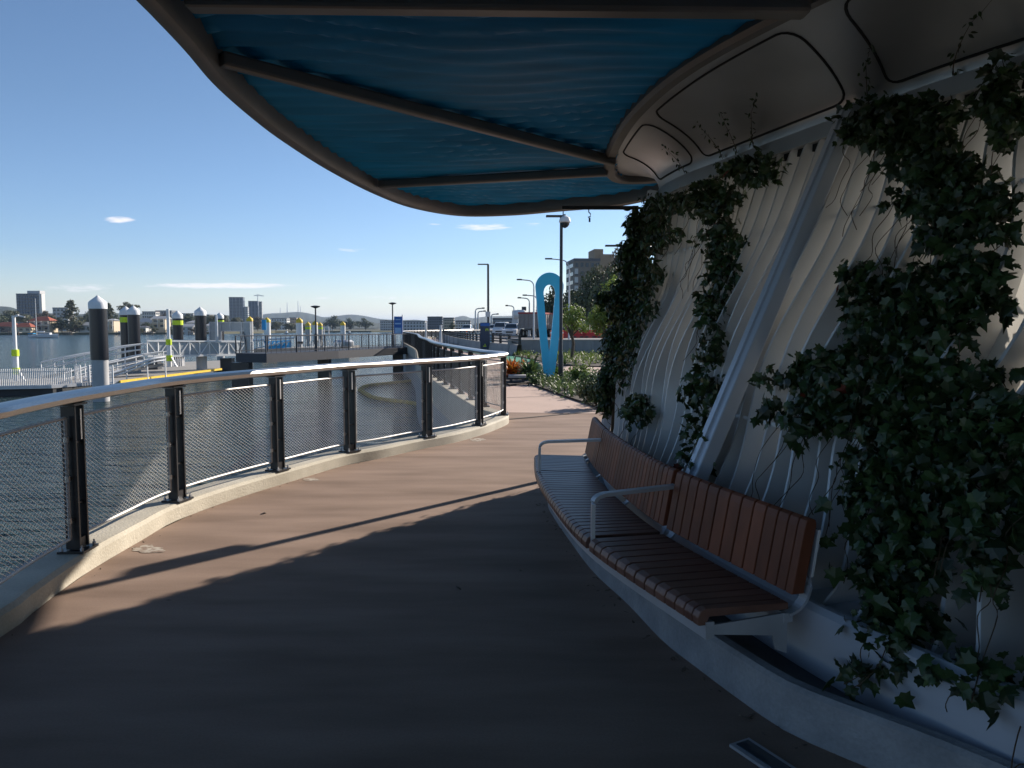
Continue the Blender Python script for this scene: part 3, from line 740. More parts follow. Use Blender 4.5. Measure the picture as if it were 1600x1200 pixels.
for q in range(9): mb.tube([P(955 + q * 2, 690, 8.2), P(962 + q * 3, 560, 8.0), P(972 + q * 2, 470, 7.8), P(990 + q, 360, 7.8)], [.012, .01, .008, .005], 5)
mb.build('stems', M['stem'], ev)
# thin tendrils on the cove
tv = thing('climbing_vine', 'fine bare tendrils reaching up over the pale cove above the wall', 'vine')
mb = MB(); lf = MB()
for i, amp in ((88, 5), (92, 9), (70, 4), (115, 5), (128, 7), (140, 4), (84, 3)):
    pts = [covep(i + amp * (k_ / 8) ** 2, .02 + .085 * k_ * (1 if k_ < 7 else .95), .02 + .012 * k_) for k_ in range(9)]
    mb.tube(pts, [.0035 - .0003 * k_ for k_ in range(9)], 4)
    for p in pts[1:]: 
        for _ in range(3): add_leaf(lf, p + V(random.gauss(0, .015), random.gauss(0, .015), random.gauss(0, .015)), .035, rnd_n(V(-1, 0, -.5)), 1)
mb.build('stems', M['stem'], tv); lf.build('foliage', M['leaf'], tv, tri=True)
# ================================================================== GARDEN
def zone(poly_, z0, z1, name='garden_soil'):
    return struct(MB().prism(poly_, z0, z1).build(name, M['soil']))
bedA = [tuple(at(u, v, 0)[:2]) for u, v in ((822, 597), (838, 605), (860, 613), (885, 622), (915, 632), (945, 643))] + [(2.3, 13.4), (6.5, 13.4), (8, 20), (6.5, 26.3)] + [tuple(at(u, v, 0)[:2]) for u, v in ((930, 589), (890, 588), (850, 580), (815, 578), (800, 580), (795, 590))]
bedB = [tuple(at(u, v, 0)[:2]) for u, v in ((786, 571), (835, 571), (858, 574), (850, 566))] 
bedC = [tuple(at(u, v, 0)[:2]) for u, v in ((800, 556), (850, 566), (880, 572), (940, 574))] + [(20, 31), (20, 44.4), (1.2, 44.4)]
zone(bedA, .006, .05); zone([tuple(at(u, v, 0)[:2]) for u, v in ((790, 601), (797, 604), (826, 600), (830, 583), (790, 574))], .008, .055); zone(bedC, .006, .05)
def scatter_poly(pl, n):
    xs = [p[0] for p in pl]; ys = [p[1] for p in pl]; out = []
    while len(out) < n:
        x = random.uniform(min(xs), max(xs)); y = random.uniform(min(ys), max(ys))
        if inside(x, y, pl): out.append((x, y))
    return out
def blade(mb, p, d, L_, w, curve=.5):
    side = V(-d.y, d.x, 0).normalized() if abs(d.x) + abs(d.y) > 1e-3 else V(1, 0, 0); prev = None
    for k_ in range(4):
        t = k_ / 3; q = p + d * L_ * t + V(0, 0, -curve * L_ * t * t * .5); ww = w * (1 - t) ** .7 * (.6 + t)
        a, b_ = q - side * ww, q + side * ww
        o = len(mb.v); mb.v += [tuple(a), tuple(b_)]
        if k_: mb.f.append((o - 2, o - 1, o + 1, o))
def ground_cover(pl, n, hgt, m1, label_, kindname='ground_cover'):
    mb = MB()
    for (x, y) in scatter_poly(pl, n):
        h = hgt * random.uniform(.5, 1.2)
        for _ in range(9):
            a = random.uniform(0, 2 * PI); el_ = random.uniform(.5, 1.4); d = V(math.cos(a) * math.cos(el_), math.sin(a) * math.cos(el_), math.sin(el_))
            blade(mb, V(x, y, .04), d, h, .022, .6)
        for _ in range(8):
            add_leaf(mb, V(x + random.gauss(0, .12), y + random.gauss(0, .12), .05 + random.random() * h), .09, rnd_n(V(0, 0, 1)), 1)
    o = mb.build(kindname, m1, tri=True); o['kind'] = 'stuff'; tag(o, label_, 'plants'); return o
ground_cover(bedA, 900, .30, M['folD'], 'low green strappy ground cover in the bed around the blue loop sculpture')
ground_cover([p for p in bedC if p[0] < 21], 1100, .34, M['folC'], 'sunlit yellow-green ground cover in the bed below the ribbed wall')
def shrub(label, p, r, n, m_, size=.12, name='shrub', strappy=False):
    s_ = thing(name, label, 'shrub', p); mb = MB()
    if strappy:
        for _ in range(n):
            a = random.uniform(0, 2 * PI); el_ = random.uniform(.25, 1.4); d = V(math.cos(a) * math.cos(el_), math.sin(a) * math.cos(el_), math.sin(el_))
            blade(mb, V(0, 0, .02), d, r * random.uniform(.9, 1.5), size * .3, .7)
    else:
        for _ in range(6):
            c = (random.uniform(-r, r) * .5, random.uniform(-r, r) * .5, r * random.uniform(.5, 1)); clump(mb, c, (r * .55, r * .55, r * .5), n // 6, size, 1)
    mb.build('foliage', m_, s_, tri=True)
    st = MB()
    for k_ in range(5): st.tube([(0, 0, 0), (random.uniform(-r, r) * .4, random.uniform(-r, r) * .4, r)], .012, 4)
    st.build('stems', M['stem'], s_); return s_
shrub('orange and red croton shrub at the near corner of the garden', at(800, 590, .03), .66, 130, M['croton'], .24, 'croton', True)
shrub('orange croton shrub leaning against the green strappy clump', at(813, 586, .03), .62, 110, M['croton'], .22, 'croton', True)
shrub('dark green strappy clump behind the low stone seat', at(828, 591, .03), .72, 190, M['folD'], .2, 'strappy_plant', True)
shrub('green cycad-like clump at the foot of the dark camera pole', at(868, 592, .03), .42, 120, M['folC'], .2, 'strappy_plant', True)
shrub('small dark shrub left of the sculpture base', at(842, 600, .03), .3, 260, M['folD'], .09)
shrub('round dark green shrub beside the path under the end of the shelter', at(932, 636, .03), .42, 900, M['folA'], .08)
shrub('yellow-green shrub between the camera pole and the shelter', at(905, 600, .03), .45, 800, M['folC'], .09)
shrub('mid-green shrub in front of the pale cross path', at(925, 612, .03), .4, 700, M['folD'], .09)
# low seat / drinking stone
ls = thing('low_bench', 'small low concrete bench at the edge of the croton bed', 'bench', at(808, 600, .0))
MB().box((0, 0, .22), (.5, .36, .08)).build('slab', M['pale'], ls, bevel=.01)
for x in (-.17, .17): MB().box((x, 0, .09), (.08, .3, .18)).build('leg', M['dark'], ls)
# sculpture: teardrop loop
sc = thing('sculpture', 'tall light blue loop sculpture like a needle eye standing in the garden', 'sculpture', at(858, 593, .03))
def loop_pts(W, H, z0, n=40):
    pts = []
    for k_ in range(n + 1):
        a = -PI / 2 + 2 * PI * k_ / n       # start bottom
        pass
    R_ = W / 2; zc = H - R_; out = []
    for k_ in range(13): t = k_ / 12; out.append((-R_ * (t ** .8) * 1.0, z0 + (zc - z0) * t))
    for k_ in range(1, 24): a = PI - PI * k_ / 24; out.append((R_ * math.cos(a), zc + R_ * math.sin(a)))
    for k_ in range(13): t = 1 - k_ / 12; out.append((R_ * (t ** .8), z0 + (zc - z0) * t))
    return out
S_ = sc.location.y / F
W_ = 42 * S_; H_ = 166 * S_
outer = loop_pts(W_, H_, 0); inner = [(x * .38 + .0, z) for x, z in loop_pts(W_, H_ - .0, 0)]
inner = []
for x, z in outer:
    zc = H_ - W_ / 2
    inner.append((x * .43, .26 * H_ + z * .63))
b = MB(); rows = [[(0, -.09, 0), (0, -.02, .26 * H_), (0, .16, .26 * H_), (0, .19, 0), (0, -.09, 0)]]
for k_, ((xo, zo), (xi, zi)) in enumerate(zip(outer, inner)):
    xo2 = xo + (-1 if k_ < len(outer) / 2 else 1) * .15 * W_ * (1 - zo / H_)
    rows.append([(xo2, -.09, zo), (xi, -.02, zi), (xi, .16, zi), (xo2, .19, zo), (xo2, -.09, zo)])
rows.append(rows[0]); b.grid(rows); b.build('loop', M['sculpt'], sc, smooth=True)
MB().box((0, .05, .02), (.5, .4, .06)).build('footing', M['pale'], sc)
# camera pole
cp = thing('camera_pole', 'slim black pole with a white dome camera beside the blue sculpture', 'pole', at(876, 596, .02))
S2 = cp.location.y / F; Ht = P(877, 340, cp.location.y).z
b = MB(); b.lathe((0, 0, 0), [(.075, 0), (.075, .75), (.05, .85), (.045, Ht)], 10); b.build('pole', M['black'], cp, smooth=True)
b = MB(); b.lathe((.1, 0, Ht - .12), [(.05, .16), (.14, .10), (.17, .0), (.17, -.03), (.14, -.05)][::-1], 16); b.build('dome_housing', M['white'], cp, smooth=True)
b = MB(); b.lathe((.1, 0, Ht - .32), [(.02, 0), (.09, .04), (.13, .10), (.14, .16)], 16); b.build('dome', M['glass'], cp, smooth=True)
b = MB(); b.box((-.22, 0, Ht + .02), (.45, .16, .05)); b.bar((-.05, 0, Ht - .0), (.12, 0, Ht + .06), .05, .05); b.bar((.05, 0, Ht), (.05, 0, Ht + .28), .03, .03); b.build('bracket', M['black'], cp)
# black frame post by wall end, with arm
fp = thing('arm_post', 'tall black post with a long horizontal arm and hanging hook at the shelter end', 'post', (1.45, 9.17, 0))
Yp = 9.17; zt_ = P(985, 322, Yp).z
MB().box((0, 0, zt_ / 2), (.07, .07, zt_)).build('post', M['black'], fp)
xl = P(878, 322, Yp).x - 1.45
MB().bar((.03, 0, zt_ - .02), (xl, 0, zt_ - .02), .04, .04).build('arm', M['black'], fp)
hk = P(920, 325, Yp).x - 1.45
b = MB(); b.tube([(hk, 0, zt_ - .04), (hk, 0, zt_ - .07), (hk + .02, 0, zt_ - .09), (hk + .02, 0, zt_ - .12), (hk - .01, 0, zt_ - .13)], .007, 6); b.box((hk + .01, 0, zt_ - .16), (.02, .02, .05)); b.build('hook', M['black'], fp)
MB().box((.0, .12, 2.62), (.14, .16, .36)).build('mounted_box', M['black'], fp)  # hidden box added behind the post to widen the end of its shadow
# the long thin shadow on the deck comes from this post
# small tree by the wall
def tree_mesh(label, loc, H, R, m_, n=1400, size=.25, trunk_h=.35, name='tree', tall=1.0, lumps=9, kind=1, cat='tree'):
    t = thing(name, label, cat, loc); b = MB()
    th = H * trunk_h
    b.tube([(0, 0, 0), (.03 * H, 0, th * .6), (0, .02 * H, th), (.02 * H, 0, H * .8)], [.03 * H, .024 * H, .02 * H, .006 * H], 7)
    cs = []
    for k_ in range(lumps):
        a = random.uniform(0, 2 * PI); rr = R * random.uniform(.15, .75); z = th + (H - th) * random.uniform(.12, .88)
        c = V(rr * math.cos(a), rr * math.sin(a), z); cs.append(c)
        b.tube([(0, 0, th * random.uniform(.7, 1)), (c.x * .5, c.y * .5, (th + c.z) / 2), c], [.013 * H, .009 * H, .004 * H], 5)
    b.build('trunk', M['bark'], t, smooth=True)
    mb = MB()
    for c in cs: clump(mb, c, (R * random.uniform(.3, .5), R * random.uniform(.3, .5), (H - th) * random.uniform(.12, .24) * tall), n // lumps, size, kind)
    clump(mb, (0, 0, th + (H - th) * .5), (R * .6, R * .6, (H - th) * .35), n // 5, size, kind)
    mb.build('crown', m_, t, tri=True)
    return t
T1 = tree_mesh('young yellow-green tree on a thin trunk right of the blue sculpture', at(893, 562, .03), 3.1, .95, M['folC'], 1500, .13, .42, lumps=10)
# ================================================================== LAMPS, PYLON, SIGNS ON THE SHORE
lp = thing('street_lamp', 'tall black lamp post with a flat sideways head beside the information pylon', 'street lamp', at(763, 549, 0))
Yl = lp.location.y; Hl = P(763, 413, Yl).z
b = MB(); b.lathe((0, 0, 0), [(.11, 0), (.11, 1.0), (.08, 1.1), (.07, Hl)], 8); b.build('pole', M['black'], lp, smooth=True)
MB().box((-.33, 0, Hl), (.72, .22, .07)).build('lamp_head', M['black'], lp, bevel=.02)
MB().box((-.02, -.12, P(763, 491, Yl).z), (.32, .06, .34)).build('mounted_box', M['galv'], lp)
py = thing('information_pylon', 'dark navy information pylon with small green symbols beside the lamp post', 'sign', at(758, 550, 0))
Yy = py.location.y; s_ = Yy / F; ww = 15 * s_; hh = P(758, 504, Yy).z
MB().box((0, 0, hh / 2), (ww, .18, hh)).build('panel', M['navy'], py, bevel=.02)
MB().box((0, -.095, hh * .93), (ww * .92, .012, hh * .1)).build('header', M['signblue'], py)
b = MB(); b.box((ww * .2, -.10, hh * .78), (.16, .02, .05)); b.box((ww * .2 - .07, -.10, hh * .74), (.04, .02, .1)); b.box((ww * .2 + .07, -.10, hh * .74), (.04, .02, .1)); b.box((-.02, -.10, hh * .2), (.2, .02, .06)); b.box((0, -.1, hh * .25), (.06, .02, .1)); b.build('symbol', M['hivis'], py)
sg = thing('notice_board', 'small pale blue notice panel standing just right of the pylon', 'sign', at(764.5, 549, 0) + V(.1, -.5, 0)); s3 = sg.location.y / F
MB().box((0, 0, P(764, 530, sg.location.y).z), (9 * s3, .05, 12 * s3)).build('panel', mat('notice_paleblue', (.25, .48, .68), .5), sg)
MB().box((0, .05, .5), (.08, .05, 1.0)).build('leg', M['dark'], sg)
# street lights along the road: curved arms
def road_lamp(label, u, vtop, ua, Y, vb=530, va=None, group='street lights along the road'):
    base = P(u, vb, Y); base.z = .35; z1 = P(u, vtop, Y).z; arm = (ua - u) * Y / F
    t = thing('street_light', label, 'street light', base, 0, group)
    h = z1 - .35; r = .0011 * Y if Y > 60 else .08
    b = MB(); b.tube([(0, 0, 0), (0, 0, h * .5), (0, 0, h * .88)], [r * 1.2, r, r * .8], 8); b.build('pole', M['galv'], t, smooth=True)
    pts = [(0, 0, h * .88), (arm * .04, 0, h * .94), (arm * .18, 0, h * .985), (arm * .4, 0, h), (arm * .75, 0, h * 1.01)]
    MB().tube(crom(pts, 4), r * .7, 6).build('arm', M['galv'], t, smooth=True)
    MB().box((arm * .87, 0, h * 1.013), (abs(arm) * .3, .25, r * 1.6)).build('lamp_head', M['dark'], t, bevel=.01)
road_lamp('nearest tall curved street light right of the blue sculpture', 889, 406, 852, 62)
road_lamp('second curved street light left of the blue sculpture', 834, 438, 808, 82)
road_lamp('curved street light low behind the truck', 827, 466, 809, 112)
road_lamp('dark street light arm between the sculpture and the second light', 839, 462, 817, 100)
road_lamp('distant curved street light above the white vans', 803, 478, 790, 130)
road_lamp('distant thin street light above the white utility', 743, 482, 757, 150)
road_lamp('distant thin street light right of the utility', 747, 486.5, 759, 170)
road_lamp('distant thin street light behind the lamp post', 768, 491, 779, 180)
fr_ = thing('street_light', 'dark lamp arm poking out of the shrubs at the shelter end', 'street light', (0, 0, 0))
q = P(972, 384, 30); b = MB(); b.tube([V(q.x + .1, 30, 0), V(q.x + .1, 30, q.z)], .06, 8); b.build('pole', M['black'], fr_); MB().box((q.x - .25, 30, q.z), (.8, .2, .06)).build('lamp_head', M['black'], fr_)
# ================================================================== VEHICLES
def wheelset(t, xs, ys, r, w):
    for x in xs:
        for y in ys:
            b = MB(); c = V(x, y, r)
            b.tube([c - V(w / 2, 0, 0), c - V(w / 2 - .03, 0, 0), c + V(w / 2 - .03, 0, 0), c + V(w / 2, 0, 0)], [r * .93, r, r, r * .93], 16); wh = b.build('wheel', M['tyre'], t, smooth=True)
            MB().tube([c - V(w / 2 + .01, 0, 0), c + V(w / 2 + .01, 0, 0)], r * .55, 12).build('rim', M['galv'], wh)
def car(label, cat, loc, rz, body, cab, roofw, W=1.9, r=.36, wheels=(1.0, 4.1), paint='carwhite', name='car'):
    t = thing(name, label, cat, loc, rz); I = Matrix.Identity(4)
    b = MB(); b.extr(body, I, -W / 2, W / 2); b.build('body', M[paint], t, bevel=.07)
    n = len(cab); zt2 = max(p[1] for p in cab)
    vs = []
    for sgn in (-1, 1):
        for y, z in cab: vs.append((sgn * (W / 2 - .04 if z < zt2 - .2 else roofw / 2), y, z))
    b = MB(); b.add(vs, [tuple(range(n)), tuple(range(n, 2 * n))[::-1]] + [(k_, n + k_, n + (k_ + 1) % n, (k_ + 1) % n) for k_ in range(n)]); b.build('cabin', M[paint], t, bevel=.05)
    (y0, z0), (y1, z1) = cab[0], cab[1]
    a = V(0, y0, z0).lerp(V(0, y1, z1), .12); c = V(0, y0, z0).lerp(V(0, y1, z1), .88); dn = V(0, -(z1 - z0), (y1 - y0)).normalized()
    if dn.y > 0: dn = -dn
    o = dn * .02
    wa, wb = W / 2 - .14, roofw / 2 - .10
    MB().add([V(-wa, a.y, a.z) + o, V(wa, a.y, a.z) + o, V(wb, c.y, c.z) + o, V(-wb, c.y, c.z) + o], [(0, 1, 2, 3)]).build('windscreen', M['glass'], t)
    for sgn in (-1, 1):
        zs = z0 + .08; ze = zt2 - .1; ya = y0 + (y1 - y0) * .35; yb = cab[-1][0] - .1
        x0 = sgn * (W / 2 - .03); x1 = sgn * (roofw / 2 + .015)
        MB().add([(x0, ya, zs), (x0, yb, zs), (x1, yb - .1, ze), (x1, ya + (y1 - y0) * .5, ze)], [(0, 1, 2, 3)]).build('side_window', M['glass'], t)
        MB().box((sgn * (W / 2 - .28), body[0][0] + .0, .72), (.36, .06, .18)).build('headlight', M['galv'], t, bevel=.02)
        MB().box((sgn * (W / 2 + .1), y0 + .3, z0 + .08), (.18, .1, .14)).build('mirror', M['black'], t)
    MB().box((0, body[0][0] - .02, .62), (W * .5, .05, .22)).build('grille', M['black'], t)
    wheelset(t, (-W / 2 + .1, W / 2 - .1), wheels, r, .22)
    return t
ute_body = [(0, .35), (0, .9), (.9, 1.05), (1.3, 1.08), (5.2, 1.08), (5.25, .4)]
ute_cab = [(1.2, 1.06), (1.95, 1.78), (3.3, 1.8), (3.6, 1.06)]
van_body = [(0, .35), (0, .95), (.55, 1.15), (1.0, 1.22), (5.3, 1.22), (5.35, .38)]
van_cab = [(.7, 1.2), (1.5, 2.05), (5.1, 2.1), (5.3, 1.2)]
def gpos(u, v, z=.35): p = at(u, v, z); return p
car('white utility driving toward us behind the curved barrier rail', 'utility', gpos(727, 521.3), -.1, ute_body, ute_cab, 1.45, name='utility_vehicle')
car('white van on the left of the two by the truck', 'van', gpos(779, 524), -.15, van_body, van_cab, 1.6, W=2.0, name='van')
car('white four wheel drive directly left of the grey trailer', 'car', gpos(796, 526), -.15, ute_body, [(1.2, 1.06), (1.8, 1.78), (4.6, 1.8), (5.0, 1.06)], 1.5, W=1.95, name='car')
car('small white car half hidden beside the pylon', 'car', gpos(768, 522), -.2, ute_body, ute_cab, 1.45, W=1.8, name='car')
tk = thing('truck', 'large truck with grey ribbed trailers and dark red top edge', 'truck', (1.95, 95, .35), -.35)
b = MB(); b.box((0, 3.2, 2.05), (2.5, 6.2, 1.8)); t_ = b.build('trailer', M['truckgrey'], tk, bevel=.03)
b = MB(); b.box((0, 10.2, 2.05), (2.5, 7.0, 1.8)); b.build('trailer', M['truckgrey'], tk, bevel=.03)
b = MB()
for i in range(18):
    for sx_ in (-1.28, 1.28): b.box((sx_, .3 + i * .76, 2.05), (.06, .08, 1.75))
for i in range(5): b.box((-1.1 + i * .55, .06, 2.05), (.08, .06, 1.75))
b.build('ribs', M['truckgrey'], tk)
b = MB(); b.box((0, 3.2, 3.02), (2.6, 6.3, .2)); b.box((0, 10.2, 3.02), (2.6, 7.1, .2)); b.build('top_rail', M['truckred'], tk)
MB().box((0, 6.8, 1.0), (1.0, 13.4, .25)).build('chassis', M['black'], tk)
wheelset(tk, (-1.1, 1.1), (1.0, 2.3, 5.4, 8.5, 11.5, 12.8), .52, .35)
wt = thing('tank', 'rounded white silver tank and plant rising behind the truck', 'tank', at(813, 527, .35) + V(0, 20, 0)); Yt = wt.location.y; st_ = Yt / F
b = MB(); b.tube([(-9 * st_, 0, 33 * st_), (-8 * st_, 0, 33 * st_), (8 * st_, 0, 33 * st_), (10 * st_, 0, 33 * st_)], [3 * st_, 7 * st_, 7 * st_, 4 * st_], 16); b.build('vessel', M['white'], wt, smooth=True)
MB().box((-6 * st_, .6, 20 * st_), (9 * st_, 1, 38 * st_)).build('frame', M['galv'], wt)
MB().box((8 * st_, 1, 42 * st_), (7 * st_, 1, 6 * st_)).build('box', M['dark'], wt)
# red and white water filled barriers
wb = None
labels_b = ['red plastic road barrier, leftmost beside the sculpture', 'red plastic road barrier, second from the sculpture', 'red plastic road barrier under the dark trees', 'red plastic road barrier beside the shelter shrubs']
def plastic_barrier(label, loc, m_):
    t = thing('road_barrier', label, 'barrier', loc, 0, 'plastic road barriers on the road')
    b = MB(); b.extr([(-.3, 0), (-.28, .3), (-.12, .5), (-.1, .95), (.1, .95), (.12, .5), (.28, .3), (.3, 0)], Matrix.Identity(4), -.92, .92); b.build('body', m_, t, bevel=.03)
    b = MB(); b.box((-.4, -.3, .12), (.35, .1, .16)); b.box((.4, -.3, .12), (.35, .1, .16)); b.build('fork_slot', M['black'], t)
    return t
for i, u in enumerate((884, 903, 922, 941)): plastic_barrier(labels_b[i], at(u, 528, .35) + V(0, 0, 0), M['red'])
for i, u in enumerate((912, 934)): plastic_barrier(['white plastic road barrier behind the red ones, left', 'white plastic road barrier behind the red ones, right'][i], at(u, 524.5, .35), M['white'])
# orange bollards
def bollard(label, p, h=1.0):
    t = thing('bollard', label, 'bollard', p, 0, 'orange bollards by the barrier'); MB().lathe((0, 0, 0), [(.18, 0), (.18, .05), (.07, .08), (.06, h)], 10).build('post', M['orange'], t, smooth=True)
    MB().lathe((0, 0, h * .7), [(.066, 0), (.066, .12)], 10).build('band', M['white'], t)
bollard('orange bollard below the white utility', at(729, 533, .35) + V(0, 0, 0)); bollard('orange bollard left inside the sculpture loop', at(861, 533, .35)); bollard('orange bollard right of the sculpture', at(879, 533, .35))
# ================================================================== WHARF: bridge, gangway, pontoons, piles
br_a = at(642, 540, 0); br_b = at(505, 546.5, 0); br_c = at(392, 551, 0)
fb = thing('footbridge', 'long dark grey footbridge over the river with slim railings and lamps', 'bridge')
pth = [br_a + V(4, 3, 0), br_a, br_b, br_c]
for a, c in zip(pth, pth[1:]): pass
MB().tube(pth, 0, sec=[(-1.3, -.05), (1.3, -.05), (1.3, -.62), (-1.3, -.62)]).build('deck_beam', mat('bridge_grey', (.035, .04, .052), .6), fb)
b = MB(); pp = resample(pth, .9)
tdir = (br_c - br_a).normalized(); nd = V(-tdir.y, tdir.x, 0)
for sgn in (-1.2, 1.2):
    b.tube([p + nd * sgn + V(0, 0, 1.05) for p in pp], .03, 5); b.tube([p + nd * sgn + V(0, 0, .1) for p in pp], .025, 5)
    for p in resample(pth, .45): b.bar(p + nd * sgn + V(0, 0, -.05), p + nd * sgn + V(0, 0, 1.05), .025, .025)
    for p in resample(pth, 2.7): b.bar(p + nd * sgn + V(0, 0, -.05), p + nd * sgn + V(0, 0, 1.08), .07, .07)
b.build('railing', M['dark'], fb)
for (u, Yq) in ((378, br_c.y + .5), (507, br_b.y), (622, br_a.y - 1)):
    p = P(u, 560, Yq); MB().box((p.x, p.y, -1.75), (.8 if u > 400 else 1.1, .8, 2.2)).build('pier', M['black'], fb)
def thin_lamp(label, u, vt, Y):
    p = P(u, 540, Y); p.z = -.05; t = thing('lamp_post', label, 'lamp post', p, 0, 'thin lamp posts on the footbridge'); h = P(u, vt, Y).z
    MB().lathe((0, 0, 0), [(.11, 0), (.11, 1.2), (.06, 1.25), (.05, h)], 8).build('pole', M['dark'], t, smooth=True)
    MB().lathe((0, 0, h - .02), [(.05, -.1), (.32, 0), (.34, .05), (.1, .1)], 12).build('lamp_head', M['dark'], t, smooth=True)
thin_lamp('thin dark lamp post at the middle of the footbridge', 494, 478, br_b.y - 1.6); thin_lamp('thin dark lamp post beside the blue wharf sign', 614, 473, br_a.y - 2.5)
# walkway poles in front, shore
def rod(label, u, v0, v1, Y, r=.05):
    p = P(u, v1, Y); q = P(u, v0, Y); t = tag(MB().tube([V(0, 0, 0), V(0, 0, (q.z - p.z) * .6), V(0, 0, q.z - p.z)], [r, r, r * .7], 8).build('pole', M['galv'], loc=p), label, 'pole'); return t
rod('slim grey pole rising left of the far curved handrail', 666, 505, 560, 35, .05); rod('dark pole standing before the green lane', 689, 508, 585, 22, .045)
sb = thing('wharf_sign', 'upright blue and white sign at the shore end of the footbridge', 'sign', P(622.5, 540, br_a.y - 1)); Ys = br_a.y - 1; q1 = P(622, 494.5, Ys).z; q0 = P(622, 522, Ys).z; sb.location.z = -.05; ws = 12.5 * Ys / F
MB().box((0, 0, (q0 + q1) / 2 + .05), (ws, .1, q1 - q0)).build('panel', M['signblue'], sb)
b = MB(); b.box((0, -.06, q0 + .35), (ws * .8, .02, .5)); b.box((0, -.06, q0 + .95), (ws * .75, .02, .12)); b.box((0, -.06, q1 - .22), (ws * .6, .02, .08)); b.build('lettering', mat('sign_paleblue', (.3, .5, .75), .5), sb)
b = MB(); b.bar((-ws * .45, .08, 0), (-ws * .45, .08, q1), .08, .08); b.bar((ws * .5, .08, 0), (ws * .5, .08, q1 + .2), .08, .08); b.build('post', M['galv'], sb)
# piles
def pile(label, u, vtop, Y, band=False, kind='dark', D=.92, vsw=None, name='mooring_pile', seg=20):
    top = P(u, vtop, Y); t = thing(name, label, 'pile', (top.x, top.y, WZ - .5), 0, 'mooring piles around the wharf'); H = top.z - WZ + .5; R_ = D / 2
    ch = .62 if kind == 'dark' else .8
    cyl0 = H - R_ * .95 - .32
    capm = M['white'] if kind == 'dark' else M['yellow']
    zs = (P(u, vsw, Y).z - WZ + .5) if vsw else 1.2
    if kind == 'dark':
        MB().lathe((0, 0, 0), [(R_ * .93, 0), (R_ * .93, zs)], seg).build('shaft', M['pileg'], t, smooth=True)
        MB().lathe((0, 0, zs), [(R_, 0), (R_, cyl0 - zs)], seg).build('sleeve', M['pile'], t, smooth=True)
    else:
        MB().lathe((0, 0, 0), [(R_ * .75, 0), (R_ * .75, cyl0 - 2.6)], seg).build('shaft', M['pileg'], t, smooth=True)
        MB().lathe((0, 0, cyl0 - 2.6), [(R_, 0), (R_, 2.6)], seg).build('sleeve', M['white'] if kind == 'yellow' else M['pileg'], t, smooth=True)
        if kind == 'yellow': MB().lathe((0, 0, cyl0 - 2.9), [(R_ * 1.02, 0), (R_ * 1.02, .3)], seg).build('collar', M['black'], t)
    MB().lathe((0, 0, cyl0), [(R_ * 1.04, 0), (R_ * 1.04, .32), (R_ * .9, .42), (R_ * .12, H - cyl0 - .05), (0.02, H - cyl0)], seg).build('cap', capm, t, smooth=True)
    if band: MB().lathe((0, 0, cyl0 - .6), [(R_ * 1.03, 0), (R_ * 1.03, .42)], seg).build('band', M['hivis'], t)
    return t
pile('big dark mooring pile with white pointed cap, nearest behind the handrail', 152, 461, 42.5, vsw=562)
pile('dark white-capped pile with green band, tucked behind its twin', 196, 478, 64, True, vsw=560)
pile('dark white-capped pile standing in front of its banded twin', 208, 477, 62, vsw=560)
pile('dark white-capped pile with green band behind the gangway', 277, 485, 72, True, vsw=560)
pile('dark white-capped pile standing in front of the truss gangway', 312.5, 479, 65, vsw=550)
pile('white-capped pile peeping over the glass screens', 343, 488, 92, True)
pile('yellow-capped pile rising behind the right end of the screens', 390, 494, 115, kind='yellowg')
pile('yellow-capped white pile beside the blue pontoon notice', 417, 495.5, 108, kind='yellow')
pile('yellow-capped white pile in the middle above the footbridge', 467.5, 496, 108, kind='yellow')
pile('grey pile with green band between two yellow-capped ones', 481, 502.5, 135, True, kind='yellowg')
pile('yellow-capped pile just left of the middle footbridge lamp', 492, 501, 130, kind='yellow')
pile('yellow-capped banded pile just right of the middle footbridge lamp', 500, 503.5, 150, True, kind='yellowg')
pile('yellow-capped white pile standing alone right of the group', 535.5, 502, 138, kind='yellow')
# pontoon
PZ = -2.0
pn_ = thing('pontoon', 'low grey floating pontoon with yellow edge line and dark hull', 'pontoon')
ppoly = [tuple(at(u, v, PZ)[:2]) for u, v in ((-60, 607), (80, 604), (186, 595.5), (346, 576), (345, 563), (250, 567), (190, 574), (110, 590), (-60, 594))]
MB().prism(ppoly, PZ - .12, PZ).build('deck', M['pontoon'], pn_)
MB().prism([(x, y + .15) for x, y in ppoly], WZ - .2, PZ - .12).build('hull', M['hull'], pn_)
ye = [at(186, 595.5, PZ + .1), at(345, 576, PZ + .1)]
MB().bar(ye[0] - V(0, 0, .04), ye[1] - V(0, 0, .04), .22, .15).build('edge_strip', M['yellow'], pn_)
pr_ = [at(-60, 607, PZ + .05), at(80, 604, PZ + .05), at(186, 596.5, PZ + .05)]
MB().tube(pr_, 0, sec=[(-.1, -.1), (.1, -.1), (.1, .1), (-.1, .1)]).build('edge_beam', M['galv'], pn_)
